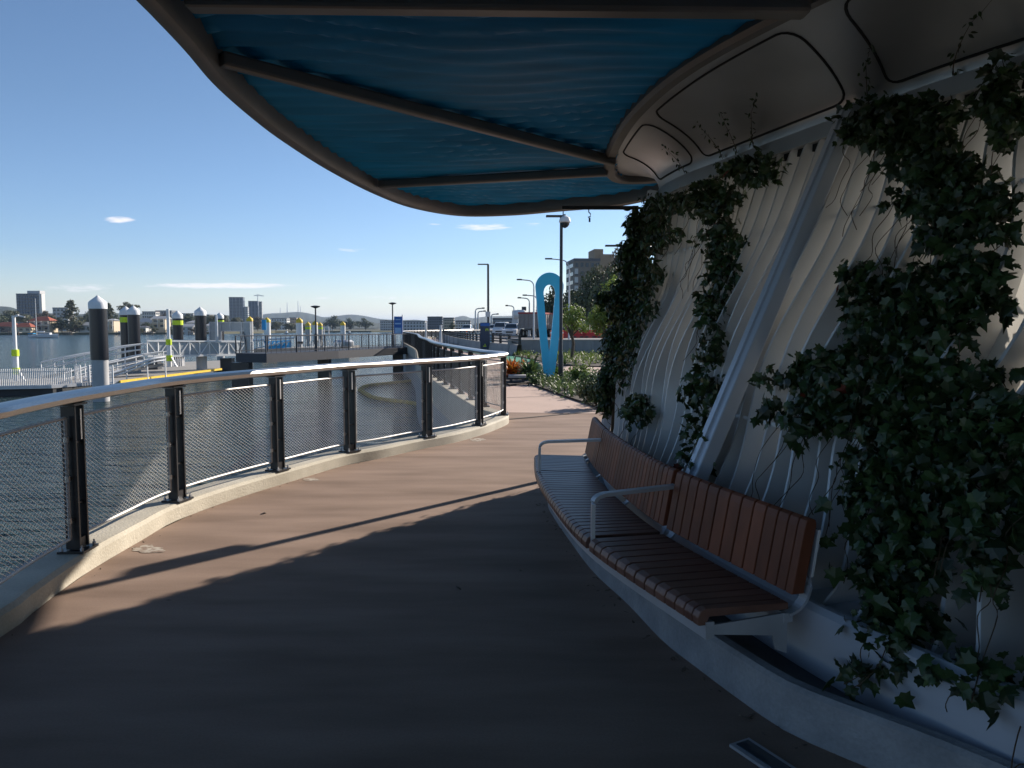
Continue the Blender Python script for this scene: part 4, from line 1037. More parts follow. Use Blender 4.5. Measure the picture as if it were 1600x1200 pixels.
# picket fence on the pontoon
pfz = thing('picket_fence', 'low white metal picket fence on the left end of the pontoon', 'fence')
f0 = at(-30, 606, PZ); f1 = at(112, 603, PZ); b = MB(); n_ = 48
for k_ in range(n_ + 1): p = f0.lerp(f1, k_ / n_); b.bar(p, p + V(0, 0, 1.1), .045, .045)
b.build('pickets', M['white'], pfz); b = MB(); b.bar(f0 + V(0, .05, .08), f1 + V(0, .05, .08), .05, .05); b.bar(f0 + V(0, .05, .95), f1 + V(0, .05, .95), .03, .03); b.build('rail', M['white'], pfz)
gp = thing('gate_panels', 'grey mesh gates in white frames wrapped around the big pile', 'gate')
for (u0, u1) in ((118, 134), (138, 148), (149, 167), (168, 184)):
    a = at(u0, 600.5, PZ); c = at(u1, 599.5, PZ); c = V(c.x, a.y - .0, c.z)
    b = MB()
    for p in (a, c): b.bar(p, p + V(0, 0, 1.2), .06, .06)
    b.bar(a + V(0, 0, 1.2), c + V(0, 0, 1.2), .06, .06); b.bar(a + V(0, 0, .1), c + V(0, 0, .1), .06, .06); fr1 = b.build('gate', M['white'], gp)
    b = MB(); nn = 7
    for k_ in range(1, nn): p = a.lerp(c, k_ / nn); b.bar(p + V(0, 0, .1), p + V(0, 0, 1.2), .02, .02)
    b.build('infill', M['galv'], fr1)
# ramps with rails
def ramp(label, px, Y0, Y1, zoff=0.0, plate=True, name='ramp', h=1.0):
    t = thing(name, label, 'ramp'); n_ = len(px)
    pts = [P(u, v, Y0 + (Y1 - Y0) * i / (n_ - 1)) for i, (u, v) in enumerate(px)]; pts = crom(pts, 5)
    for side, nm in ((0, 'railing'), (1.6, 'railing')):
        b = MB(); q = [p + V(0, side, 0) for p in pts]
        b.tube(q, .06, 6); b.tube([p - V(0, 0, .42) for p in q], .04, 5)
        for p in resample(q, 1.6): b.bar(p, p - V(0, 0, h), .06, .06)
        b.build(nm, M['white'], t)
    b = MB(); b.grid([[p - V(0, 0, h), p + V(0, 1.6, -h)] for p in pts] ); b.grid([[p - V(0, .03, h - .06), p - V(0, .03, h + .16)] for p in pts]); b.build('walkway', M['pontoon'], t)
    return t
ramp('white-railed ramp climbing behind the big dark pile to the gangway', [(64, 566), (110, 556), (150, 549), (190, 541), (225, 537)], 55, 60, h=1.1)
ramp('curving white-railed lower ramp in front of the long one', [(100, 583), (140, 572), (180, 563), (215, 555), (255, 549)], 52, 58, h=.95)
for (label, pts_) in (('thick white handrail curving down along the pontoon', [(130, 590), (165, 585), (195, 577), (235, 562), (258, 558)]),):
    t = thing('handrail', label, 'handrail'); q = crom([P(u, v, 50.5 + i) for i, (u, v) in enumerate(pts_)], 6)
    MB().tube(q, .09, 6).build('rail', M['white'], t, smooth=True)
    b = MB(); b.tube([p - V(0, 0, .22) for p in q], .07, 6); 
    for p in resample(q, 1.5): b.bar(p, V(p.x, p.y, PZ), .07, .07)
    b.build('post', M['white'], t)
# truss gangway
gw = thing('gangway', 'white truss gangway leading from the pontoon to the glass screens', 'gangway')
ga, gb = P(230, 556.5, 60), P(385, 554.5, 68); ghl, ghr = 24 * 60 / F, 20.5 * 68 / F
for k_, o_ in enumerate((0, 1.7)):
    a = ga + V(0, o_, 0); c = gb + V(0, o_, 0); b = MB()
    b.bar(a, c, .14, .16); b.bar(a + V(0, 0, ghl), c + V(0, 0, ghr), .14, .13)
    n_ = 10
    for i in range(n_ + 1):
        p = a.lerp(c, i / n_); hh2 = ghl + (ghr - ghl) * i / n_; b.bar(p, p + V(0, 0, hh2), .09, .09)
        if i < n_:
            q = a.lerp(c, (i + 1) / n_); h3 = ghl + (ghr - ghl) * (i + 1) / n_
            if i % 2: b.bar(p, q + V(0, 0, h3), .07, .07)
            else: b.bar(p + V(0, 0, hh2), q, .07, .07)
    b.build('truss', M['white'], gw)
    b = MB(); b.add([a + V(0, .05, .1), c + V(0, .05, .1), c + V(0, .05, ghr - .1), a + V(0, .05, ghl - .1)], [(0, 1, 2, 3)]); b.build('infill_panel', M['screen'], gw)
MB().add([ga + V(0, 0, .02), gb + V(0, 0, .02), gb + V(0, 1.7, .02), ga + V(0, 1.7, .02)], [(0, 1, 2, 3)]).build('walkway', M['pontoon'], gw)
pA = at(340, 573, WZ); MB().box((pA.x, 66, -1.9), (.9, .8, 1.6)).build('support', M['dark'], gw); pA = P(352, 560, 67); MB().box((pA.x, 67.5, -1.9), (1.0, .8, 1.6)).build('support', M['dark'], gw)
# glass screens
gs = thing('wind_screen', 'tall frosted glass and steel screens around the gangway head', 'screen'); Yg = 67
b = MB(); fr2 = MB()
def scr(u0, v0, u1, v1, Y): a = P(u0, v0, Y); c = P(u1, v1, Y); b.box(((a.x + c.x) / 2, Y, (a.z + c.z) / 2), (abs(c.x - a.x), .06, abs(a.z - c.z)))
scr(328, 504, 392, 517, Yg); scr(328, 517, 347, 534, Yg); scr(381, 504, 392, 552, Yg - 1.2); scr(375, 517, 382, 534, Yg); 
b.build('glass', M['screen'], gs)
for u in (328, 345, 360, 378, 392): p = P(u, 503.5, Yg); q = P(u, 517 if u == 360 else 534, Yg); fr2.bar((p.x, Yg - .06, p.z), (q.x, Yg - .06, q.z), .08, .08)
for v in (503.5, 517): p = P(328, v, Yg); q = P(392, v, Yg); fr2.bar((p.x, Yg - .07, p.z), (q.x, Yg - .07, q.z), .07, .07)
fr2.build('frame', M['galv'], gs)
b = MB(); p = P(376, 553, Yg - 1.3)
b.tube([P(374, 552, Yg - 1.3), P(376, 535, Yg - 1.3), P(380, 518, Yg - 1.3), P(384, 535, Yg - 1.3), P(385, 552, Yg - 1.3)], .05, 5); b.build('hoist_frame', M['dark'], gs)
# signal masts on the pontoon
def mast(label, u, v0, v1, Y, arm=0):
    a = P(u, v1, Y); c = P(u, v0, Y); h = c.z - a.z; s = Y / F; t = thing('marker_post', label, 'marker post', a, 0, 'white marker posts with green bands')
    MB().lathe((0, 0, 0), [(.17, 0), (.17, h * .45), (.12, h * .5), (.11, h)], 10).build('post', M['white'], t, smooth=True)
    for z in (.10, .38): MB().lathe((0, 0, h * z), [(.22, 0), (.22, h * .1)], 10).build('band', M['hivis'], t)
    if arm: MB().bar((0, 0, h - .08), (arm * s, 0, h), .14, .1).build('arm', M['galv'], t); MB().bar((arm * s * .5, 0, h + .02), (arm * s * 2.2, 0, h - .1), .1, .08).build('lamp', M['galv'], t)
    MB().bar((.6, -.1, 0), (.05, 0, .9), .12, .08).build('brace', M['white'], t)
mast('white marker post with bent lamp arm at the left edge over the river', 26, 493, 595, 50, 8); mast('white marker post with two green bands left of the truss', 265, 483, 573, 58)
rod('plain white slender pole in front of the glass screens', 339, 492, 534, 64, .12)
# railing bits by gangway foot
t = thing('guard_rail', 'small white guard rail below the truss at the pontoon edge', 'railing'); b = MB()
a = at(268, 573, PZ); c = at(288, 572, PZ)
for i in range(7): p = a.lerp(c, i / 6); b.bar(p, p + V(0, 0, .9), .05, .05)
b.bar(a + V(0, 0, .9), c + V(0, 0, .9), .06, .06); b.bar(a + V(0, 0, .6), c + V(.5, 0, .6), .05, .05); b.build('rails', M['white'], t)
# second pontoon with banner
p2 = thing('pontoon', 'far ferry pontoon with blue banner side beyond the footbridge', 'pontoon')
Yb = 100
a = P(395, 548, Yb); c = P(545, 545, Yb + 12); MB().prism([(a.x, a.y), (c.x, c.y), (c.x, c.y + 8), (a.x, a.y + 8)], WZ - .2, P(395, 545, Yb).z).build('deck', M['pontoon'], p2)
a = P(414, 539.5, Yb - 1); c = P(455, 537, Yb + 2); hb = 12 * Yb / F
MB().bar(a, c, .1, hb).build('banner', M['banner'], p2)
b = MB(); 
for k_ in range(5): q = a.lerp(c, .15 + .17 * k_); b.bar(q + V(-.15, -.1, -.3), q + V(.2, -.1, .35), .02, .16)
b.build('banner_mark', M['white'], p2)
b = MB(); a0_ = P(395, 532, Yb); c0_ = P(460, 528, Yb + 3); b.tube([a0_, c0_], .14, 6); b.tube([P(395, 545, Yb - 1.5), P(455, 533, Yb)], .1, 6)
for k_ in range(9): q = a0_.lerp(c0_, k_ / 8); b.bar(q, q - V(0, 0, 1.1), .08, .08)
b.build('railing', M['white'], p2)
MB().box(P(412.5, 507.5 + 0, 106), (6.5 * 106 / F, .1, 16 * 106 / F)).build('notice', M['banner'], p2)
b = MB()
for k_ in range(30): p = P(476 + k_ * 1.9, 543, 104); b.bar(p + V(0, 0, 0), p + V(random.uniform(-.5, .5), 0, random.uniform(.4, 1.2)), .07, .07)
b.build('deck_fittings', M['white'], p2)
gpl = thing('gangway_arch', 'white square arch frame on the far ferry pontoon', 'frame'); a = P(506, 511, 120); c = P(513.5, 511, 120); b = MB(); b.bar(a, c, .15, .15); b.bar(a, P(506, 540, 120), .12, .12); b.bar(c, P(514, 528, 120), .12, .12); b.build('frame_bars', M['white'], gpl)
tkk = tag(MB().lathe(P(537, 542, 112), [(1.4, 0), (1.5, .3), (1.5, .75), (1.2, 1.0)], 14).build('water_tank', M['galv'], smooth=True), 'squat pale blue-grey tank on the far pontoon', 'tank')
# floating booms
def boom(label, px, r=.15):
    q = crom([at(u, v, WZ + .04) for u, v in px], 10); q = resample(q, .55); b = MB()
    for k_ in range(len(q) - 1): p0 = q[k_].lerp(q[k_ + 1], .06); p1 = q[k_].lerp(q[k_ + 1], .94); b.tube([p0, p0.lerp(p1, .15), p0.lerp(p1, .85), p1], [r * .5, r, r, r * .5], 6)
    return tag(b.build('floating_boom', M['boom'], smooth=True), label, 'boom')
boom('yellowish floating boom line, upper arm of the V on the water', [(562, 609), (575, 603), (600, 600), (630, 597), (672, 592)])
boom('brown floating boom line, lower arm of the V on the water', [(562, 609), (572, 616), (585, 622), (615, 627), (640, 630), (690, 640)])
boom('far floating boom line beneath the left of the footbridge', [(408, 562), (440, 558), (480, 554)], .2)
boom('far floating boom line beneath the right of the footbridge', [(528, 553), (560, 549), (600, 547)], .2)
# ================================================================== FAR SHORE
shore = [at(u, v, WZ) for u, v in ((-900, 524), (-200, 524), (0, 523.5), (160, 523), (330, 522), (430, 520.2), (500, 519.6), (580, 519.2), (640, 518.5), (690, 518.2))]
far_edge = [(p.x, p.y) for p in shore] + [(60, 700), (900, 600), (5000, 600), (9000, 9000), (-9000, 9000), (-9000, 430)]
struct(MB().prism(far_edge, WZ - 1, WZ + 1.2).build('far_shore', M['land']))
struct(MB().prism([(59.5, -8), (59.5, 142), (70, 600), (5000, 600), (5000, -200), (59.5, -200)], -1, .3).build('ground', M['land']))
struct(MB().prism([(12, 137), (60, 143), (75, 620), (120, 620), (200, 620), (59.5, 136), (30, 134)], WZ - .5, .28).build('river_bank', M['land']))
def ridge(name, prof, Y, depth, base, m_=None, ex=1.0):
    rows = []; pts = crom([P(u, v, Y) for u, v in prof], 6)
    for k_, (dy, h) in enumerate(((-depth, 0), (-depth * .6, .45), (-depth * .3, .8), (0, 1), (depth * .5, .6), (depth, 0))):
        rows.append([V(p.x * (Y + dy) / Y, Y + dy, base + (p.z - base) * h * (1 + (.06 * math.sin(i * 1.7 + k_) if 0 < k_ < 3 else 0))) for i, p in enumerate(pts)])
    return struct(MB().grid(rows).build(name, m_ or M['hill'], smooth=True))
ridge('hills', [(380, 500), (412, 491), (440, 489), (467, 487.5), (489, 491), (506, 495.5), (531, 493), (548, 491.5), (569, 493.5), (593, 498), (625, 500), (649, 499.5), (664, 501), (690, 501), (707, 497), (724, 493.5), (737, 497), (752, 495.5), (767, 494), (797, 493.5), (840, 491), (900, 492), (1000, 497), (1100, 498)], 3200, 900, 0)
ridge('hills', [(-500, 496), (-200, 486), (-40, 480), (10, 479), (40, 486), (110, 491), (160, 489), (220, 490), (270, 489), (320, 491), (360, 493), (420, 499), (520, 503), (600, 505)], 1500, 400, 0)
# transmission masts on the hill
for i, (u, v) in enumerate(((438, 481), (449, 473), (466, 470), (469.5, 479))):
    a = P(u, v, 3200); c = P(u, 490, 3200)
    tag(MB().tube([V(0, 0, -20), V(0, 0, a.z - c.z)], [3, 1.2], 5).build('radio_mast', M['galv'], loc=c), ['short radio mast at the left on the hilltop', 'tallest slim radio mast left of the hill summit', 'tall radio mast on the hill summit', 'short radio mast right of the summit mast'][i], 'mast', 'radio masts on the hill')
# buildings
def building(label, u0, u1, vt, vb, Y, m_, floors=8, cols=8, rz=0, depth=None, flat=True, band='wallg', name='apartment_building', winm='glass', group=None, cat='building'):
    a = P(u0, vt, Y); c = P(u1, vt, Y); zb_ = WZ + 1; W = c.x - a.x; H = a.z - zb_; D_ = depth or W * .7
    t = thing(name, label, cat, ((a.x + c.x) / 2, Y, zb_), rz, group)
    MB().box((0, D_ / 2, H / 2), (W, D_, H)).build('walls', m_, t)
    fh = H / floors
    if floors * cols <= 60:
        for i in range(floors):
            for j in range(cols):
                w_ = W / cols; MB().box((-W / 2 + w_ * (j + .5), -.02 * 1, fh * (i + .55)), (w_ * .55, .12 * 3, fh * .5)).build('window', M[winm], t)
    else:
        for i in range(floors):
            MB().box((0, -.05, fh * (i + .55)), (W * .94, .5, fh * .48)).build('window_band', M[winm], t)
        for j in range(1, cols): MB().box((-W / 2 + W * j / cols, -.25, H / 2), (W * .012 + .25, .7, H)).build('pier', M[band], t)
    MB().box((0, D_ / 2, H + .4), (W * 1.02, D_ * 1.02, .8)).build('roof', M['darkroof'], t)
    for sgn in (-1, 1):
        b = MB()
        for i in range(floors): b.box((sgn * W / 2, D_ / 2, fh * (i + .55)), (.3, D_ * .85, fh * .42))
        b.build('side_windows', M[winm], t)
    return t
bt = building('dark blue-grey slab tower with pale right flank at the far left', 25, 61, 460, 500, 700, M['tower'], 12, 8, .0, band='tower', depth=6)
W0 = (61 - 25) * 700 / F; zt0 = P(25, 460, 700).z - (WZ + 1)
MB().box((W0 / 2 + 1.2, 2, zt0 / 2), (2.4, 5, zt0 + 1)).build('pale_flank', M['wallw'], bt); MB().box((3, 8, zt0 + 2), (W0 * .55, 8, 3)).build('plant_room', M['towerlight'], bt)
building('low grey office block left of the big pine', 82, 106, 482, 500, 620, M['towerlight'], 6, 4)
tw = building('tallest blue-grey twin tower above the glass screens', 358, 379, 465, 500, 1100, M['tower'], 22, 4, .15)
building('slim lower block leaning on the tall tower', 379, 387, 480, 500, 1105, M['towerlight'], 12, 2)
building('blue glass tower beside the crane', 388, 403, 471, 500, 1150, M['tower'], 20, 3, .1)
building('unfinished pale tower under the crane', 403, 409, 472, 500, 1160, M['wallw'], 20, 1, .1)
cr = thing('tower_crane', 'thin tower crane standing on the pale tower', 'crane', P(403, 472, 1150)); cs_ = 1150 / F
MB().bar((0, 0, -5), (0, 0, 11 * cs_), .9, .9).build('mast', M['galv'], cr); MB().bar((-6 * cs_, 0, 10 * cs_), (10 * cs_, 0, 9.5 * cs_), .8, .8).build('jib', M['galv'], cr)
b = MB(); b.bar((0, 0, 12 * cs_), (8 * cs_, 0, 9.6 * cs_), .4, .4); b.bar((0, 0, 12 * cs_), (-5 * cs_, 0, 10 * cs_), .4, .4); b.build('stay', M['galv'], cr)
building('white apartment blocks on the ridge above the banded pile', 222, 243, 488, 512, 640, M['wallw'], 6, 6)
building('grey apartment block between two white-capped piles', 243, 268, 486.5, 512, 660, M['wallg'], 6, 6)
building('pale apartment block right of the banded pile', 284, 302, 491, 512, 650, M['towerlight'], 5, 5)
building('white apartment block in the ridge gap left of the screens', 303, 327, 493, 512, 700, M['wallw'], 4, 6)
building('low white blocks under the hill left of the yellow-capped piles', 424, 448, 498, 512, 900, M['wallw'], 4, 6)
building('small red and white block under the hilltop', 452, 463, 497, 512, 950, M['brick'], 4, 4)
building('long pale building on the bank left of the wharf sign', 594, 616, 502, 513, 700, M['towerlight'], 4, 8)
building('long pale terrace between the wharf sign and the promenade', 626, 664, 502.5, 514, 650, M['towerlight'], 3, 8)
building('white gridded apartment block in front of the far promenade rail', 668, 691, 497, 516, 380, M['tower'], 6, 8, 0, band='wallw')
building('cream and grey apartment wing joined to the gridded block', 691, 709, 498.5, 516, 395, M['cream'], 5, 6)
building('pale stepped building below the small hill', 712, 735, 503, 516, 420, M['wallw'], 4, 6)
building('low grey shed behind the white vans', 770, 800, 500, 516, 300, M['wallg'], 2, 5)
# big brick block at right
ab = building('tall brown brick apartment block with a tan tower behind the trees', 897, 938, 408, 520, 230, M['brickg'], 9, 5, .1, 14)
q = P(897, 408, 230); Wd = (938 - 897) * 230 / F; zt0 = q.z - (WZ + 1); k_ = 230 / F
MB().box((Wd / 2 - 14 * k_ / 2 + 1, 5, zt0 + 9 * k_), (14 * k_, 9, 20 * k_)).build('lift_tower', M['brick'], ab)
MB().box((Wd / 2 + 11 * k_, 6, (zt0 + 11 * k_) / 2), (22 * k_, 12, zt0 + 11 * k_)).build('wing', M['brick'], ab)
b = MB()
for i in range(8): b.box((-Wd * .42, -.3, zt0 * (i + .6) / 9 + .5), (Wd * .12, .9, 1.6))
b.build('balcony', M['wallw'], ab)
# houses on the far bank
def house(label, u, v, w_px, Y, wallm, roofm, hip=True, storeys=1, group=None, D=None):
    c = P(u, v, Y); W = w_px * Y / F; H = 2.9 * storeys; D_ = D or max(8, W * .6); t = thing('house', label, 'house', (c.x, Y, c.z if c.z > WZ + 1.1 else WZ + 1.2), 0, group)
    MB().box((0, D_ / 2, H / 2 - 2), (W, D_, H + 4)).build('walls', M[wallm], t)
    o = .7; rh = min(2.6, W * .22); ins = D_ * .5 if hip else 0
    if W < D_ * 1.05 and hip: ins = W * .45
    vs = [(-W / 2 - o, -o, H), (W / 2 + o, -o, H), (W / 2 + o, D_ + o, H), (-W / 2 - o, D_ + o, H), (-W / 2 - o + ins, D_ / 2, H + rh), (W / 2 + o - ins, D_ / 2, H + rh)]
    MB().add(vs, [(0, 1, 5, 4), (1, 2, 5), (2, 3, 4, 5), (3, 0, 4), (0, 3, 2, 1)]).build('roof', M[roofm], t)
    nw = max(2, int(W / 3.2))
    for s in range(storeys):
        for i in range(nw): MB().box((-W / 2 + W * (i + .5) / nw, -.03, 2.9 * s + 1.5), (W / nw * .5, .16, 1.3)).build('window', M['glass'], t)
    if storeys > 1:
        MB().box((0, -.9, 2.9), (W * .96, 1.8, .16)).build('balcony', M[wallm], t)
        for i in range(nw + 1): MB().box((-W / 2 + W * i / nw, -1.7, 2.9), (.25, .25, 5.8)).build('veranda_post', M['wallw'], t)
    return t
house('large red-tiled house with cream verandas left of the sailboat mast', 62, 517, 32, 450, 'cream', 'tile', storeys=2)
house('red-roofed cream house with pointed gable near the left edge', 33, 519, 30, 440, 'cream', 'tile', True)
house('red-roofed low house cut by the left edge of the picture', 6, 518, 34, 445, 'brickg', 'tile')
house('small white house with dark roof at the far left waterline', -20, 520, 24, 440, 'wallw', 'darkroof')
house('white boathouse with grey roof right of the big pine', 133, 516, 22, 450, 'wallw', 'greyroof')
house('cream two-storey house just right of the nearest pile', 172, 516, 12, 455, 'cream', 'greyroof', storeys=2)
house('long low white house behind the paired piles', 225, 511, 30, 480, 'wallw', 'greyroof')
house('white gabled house left of the green-banded marker post', 248, 513, 20, 470, 'cream', 'greyroof', False, 2)
house('white waterside house below the apartment ridge', 222, 520, 12, 455, 'wallw', 'darkroof')
house('white flat shed roof house right of the banded pile', 291, 518, 20, 460, 'wallw', 'greyroof', False)
house('white house with pale roof on the slope above the shed', 299, 511, 14, 500, 'wallw', 'wallw' if False else 'greyroof')
house('grey house up the slope behind the large dark trees', 148, 508, 16, 520, 'wallg', 'greyroof')
house('white waterside building between pile and screens', 325, 516, 14, 480, 'wallw', 'greyroof')
house('small white house by the trees right of the ferry piles', 512, 511, 12, 720, 'wallw', 'greyroof')
# trees on the far bank
proto = {}
def far_tree(label, u, v, hpx, wpx, Y, kind):
    base = P(u, v, Y); H = hpx * Y / F
    if kind not in proto:
        mm, n_, lm = {'round': (M['folA'], 1500, 12), 'olive': (M['folB'], 1500, 12), 'brown': (M['folE'], 1300, 12), 'gum': (M['folB'], 1100, 8)}[kind]
        proto[kind] = tree_mesh(label, (0, 0, 0), 10, 5, mm, n_, .75, .22 if kind != 'gum' else .45, lumps=lm); o = proto[kind]; o.location = base; o.scale = (wpx / hpx * H / 10,) * 2 + (H / 10,)
        o.rotation_euler = (0, 0, random.uniform(0, 6)); return o
    return dup(proto[kind], base, random.uniform(0, 6), (wpx / hpx * H / 10, wpx / hpx * H / 10, H / 10), label)
ft = [('dark round tree at the very left edge of the far bank', -5, 519, 36, 40, 470, 'round'), ('olive tree between the left edge and the slab tower', 14, 510, 30, 32, 560, 'olive'),
      ('olive tree in front of the slab tower base', 40, 508, 20, 34, 520, 'olive'), ('brownish tree right of the slab tower', 70, 510, 24, 30, 510, 'brown'), ('small dark tree between the red roofs', 50, 520, 14, 14, 445, 'round'),
      ('dark low tree left of the big pine at the water', 96, 520, 24, 26, 455, 'round'), ('olive tree right of the big pine at the water', 124, 521, 24, 26, 450, 'olive'), ('dark tree just left of the nearest pile', 138, 512, 26, 22, 500, 'round'),
      ('olive bush right of the nearest pile', 169, 508, 22, 16, 500, 'olive'), ('dark tree between the nearest pile and the pair', 183, 516, 26, 18, 480, 'round'), ('tall spreading gum tree behind the paired piles', 204, 500, 27, 36, 560, 'gum'),
      ('dark tree right of the paired piles at the water', 232, 519, 16, 22, 462, 'round'), ('dark tree beneath the apartment ridge', 262, 518, 24, 22, 480, 'round'), ('brownish tree behind the marker post', 257, 506, 16, 20, 560, 'brown'),
      ('dark tree right of the banded pile', 296, 508, 18, 26, 540, 'round'), ('olive tree left of the glass screens', 328, 516, 28, 28, 520, 'olive'), ('round dark tree above the screens', 350, 514, 26, 28, 560, 'olive'),
      ('olive tree between screens and yellow-capped piles', 372, 516, 24, 28, 560, 'olive'), ('brown-green tree left of the blue notice', 402, 519, 24, 26, 560, 'brown'), ('dark tree right of the blue notice', 432, 519, 20, 30, 600, 'olive'),
      ('broad olive tree behind the middle yellow-capped pile', 455, 519, 17, 32, 620, 'olive'), ('broad dark tree right of the ferry piles', 520, 517, 24, 36, 700, 'round'), ('dark tree left of the far river point', 548, 517, 20, 30, 740, 'round'),
      ('dark tree in front of the hills at the river point', 571, 516, 19, 30, 760, 'round'), ('tree behind the long pale bank building', 604, 514, 14, 30, 760, 'round'), ('tree right of the wharf sign', 645, 514, 12, 28, 700, 'olive'),
      ('olive tree in the gap between the red-roofed houses and the boathouse', 118, 518, 20, 26, 446, 'olive'), ('dark low tree before the white boathouse', 144, 521, 12, 16, 440, 'round'), ('low olive tree below the paired piles', 218, 522, 11, 16, 452, 'olive'),
      ('olive tree before the cream gabled house', 241, 523, 13, 18, 450, 'olive'), ('dark tree between gabled house and banded pile', 266, 523, 13, 18, 455, 'round'), ('brown tree at the water right of the banded pile', 305, 523, 12, 18, 458, 'brown'), ('dark tree at the water left of the screens', 318, 523, 14, 20, 462, 'round'),
      ('olive tree behind the low white house', 236, 506, 12, 26, 520, 'olive'), ('dark tree high on the ridge left of the brown one', 280, 502, 12, 26, 620, 'round'), ('dark tree on the ridge left of the screens', 312, 502, 12, 28, 620, 'round'), ('dark bushy tree at the left end behind the roofs', 20, 508, 18, 34, 520, 'round'),
      ('olive tree between boathouse and nearest pile', 136, 506, 14, 22, 540, 'olive'), ('dark tree behind the red-roofed verandas', 84, 509, 16, 26, 500, 'round'), ('low dark tree before the ferry piles on the far bank', 475, 519.5, 13, 34, 640, 'round'), ('olive tree far behind the footbridge lamp', 497, 518, 12, 26, 680, 'olive'),
      ('tree hugging the cream apartment wing', 706, 517, 14, 12, 360, 'round'), ('olive tree beyond the white utility', 745, 518, 16, 20, 330, 'olive'), ('tree behind the vans', 765, 517, 12, 18, 300, 'brown')]
for a_ in ft: far_tree(*a_)
# Norfolk pines
def pine(label, u, vt, vb, wpx, Y, kind='layers'):
    base = P(u, vb, Y); H = (vb - vt) * Y / F; R_ = wpx * Y / F / 2; t = thing('pine_tree', label, 'tree', base)
    MB().tube([(0, 0, 0), (0, 0, H)], [.02 * H, .004 * H], 7).build('trunk', M['bark'], t)
    mb = MB()
    for k_ in range(17):
        z = H * (.08 + .9 * k_ / 17); rr = R_ * (1 - (k_ / 17) ** 1.3) * random.uniform(.75, 1.1) + .3
        for j in range(8):
            a = random.uniform(0, 2 * PI); 
            for m_ in range(14):
                q = (m_ + 1) / 14; p = V(math.cos(a) * rr * q, math.sin(a) * rr * q, z + rr * .18 * q + random.gauss(0, .12)); add_leaf(mb, p, 1.3, rnd_n(V(0, 0, 1)), 1)
    mb.build('crown', M['folB'], t, tri=True); return t
pine('tall layered pine standing dark against the sky at the waterside', 112, 467, 521, 50, 452); pine('second slender pine just right of the nearest pile', 171, 472, 515, 30, 500)
# sailboat
bo = thing('sailboat', 'white sailing boat with tall bare mast moored at the far left', 'sailboat', at(68, 528, WZ), .06); s_ = bo.location.y / F; Lh = 46 * s_
rows = []
for k_ in range(13):
    x = -Lh / 2 + Lh * k_ / 12; f = 1 - abs(2 * k_ / 12 - 1.05) ** 3; w = max(.04, 1.6 * f); zt2 = 1.15 + .35 * (k_ / 12) ** 2
    rows.append([(x, -w, zt2), (x, -w * .8, .3), (x, 0, -.5), (x, w * .8, .3), (x, w, zt2), (x, 0, zt2 + .1), (x, -w, zt2)])
MB().grid(rows).build('hull', M['carwhite'], bo, smooth=True)
MB().extr([(-1.0, 1.2), (-.8, 2.0), (.8, 2.0), (1.0, 1.2)], Matrix.Rotation(0, 4, 'Z'), -Lh * .12, Lh * .25).build('cabin', M['carwhite'], bo, bevel=.1)
MB().box((Lh * .06, -.98, 1.65), (Lh * .3, .08, .3)).build('cabin_window', M['glass'], bo)
mx = (58 - 68) * s_; MB().tube([(mx, 0, 1), (mx, 0, 61 * s_)], [.13, .09], 6).build('mast', M['white'], bo)
MB().tube([(mx, 0, 2.4), (mx + 12 * s_, 0, 2.5)], [.25, .2], 8).build('boom', M['white'], bo); MB().box((-Lh * .38, 0, 1.7), (Lh * .16, 2.2, .2)).build('cockpit_cover', M['banner'], bo)
# small jetties and boats
for i, (u, w_) in enumerate(((20, 16), (104, 14), (185, 12), (231, 14), (300, 12))):
    c = at(u, 523.6, WZ); t = thing('jetty', ['timber jetty below the red-roofed houses', 'timber jetty under the big pine', 'jetty between nearest pile and paired piles', 'jetty right of the paired piles', 'jetty right of the banded pile'][i], 'jetty', c); W = w_ * c.y / F
    MB().box((0, 2, 1.3), (W, 3, .25)).build('deck', M['pontoon'], t); 
    for k_ in range(6): MB().box((-W / 2 + W * k_ / 5, .6, .9), (.3, .3, 2.4)).build('leg', M['bark'], t)
def small_boat(label, u, v, w_, blue=False):
    c = at(u, v, WZ); L_ = w_ * c.y / F; t = thing('motorboat', label, 'boat', c); rows = []
    for k_ in range(9):
        x = -L_ / 2 + L_ * k_ / 8; w = max(.05, 1.1 * (1 - abs(2 * k_ / 8 - .9) ** 3)); rows.append([(x, -w, .9), (x, 0, -.2), (x, w, .9), (x, -w, .9)])
    MB().grid(rows).build('hull', M['carwhite'], t); MB().extr([(-.7, .8), (-.5, 1.9), (.5, 1.9), (.7, .8)], Matrix.Identity(4), -L_ * .15, L_ * .2).build('cabin', M['carwhite'], t)
small_boat('small white motorboat moored right of the nearest pile', 187, 522.5, 9); small_boat('small white motorboat under the shed roof house', 292, 522, 10); small_boat('small white boat on the distant water', 546, 521.5, 6); small_boat('tiny white boat left of the middle footbridge lamp', 448, 522, 7)
# wooded slope on the right
struct(MB().grid([[V(x, y, .25 + 11 * min(1, max(0, (y - 95) / 90)) ** 1.2 * min(1, max(0, (x - 8 - (y - 95) * .03) / 14))) for x in [8 + 4 * i for i in range(14)]] for y in [95 + 8 * j for j in range(14)]]).build('slope', M['land'], smooth=True))
rt = [('dark tree seen through the eye of the blue sculpture', 862, 522, 82, 50, 120, 'round'), ('dense dark tree just right of the sculpture pole', 893, 520, 80, 60, 115, 'olive'), ('tall brownish gum before the brick block', 934, 520, 124, 60, 120, 'olive'),
      ('dark tree below the brick block', 915, 520, 92, 60, 110, 'round'), ('dark green tree near the shelter shrubs', 950, 520, 105, 64, 100, 'round'), ('brown-green tree right of the brick block', 962, 520, 128, 50, 112, 'brown'), ('low dark tree at the right end of the barriers', 930, 520, 40, 44, 95, 'round')]
for a_ in rt: far_tree(*a_)
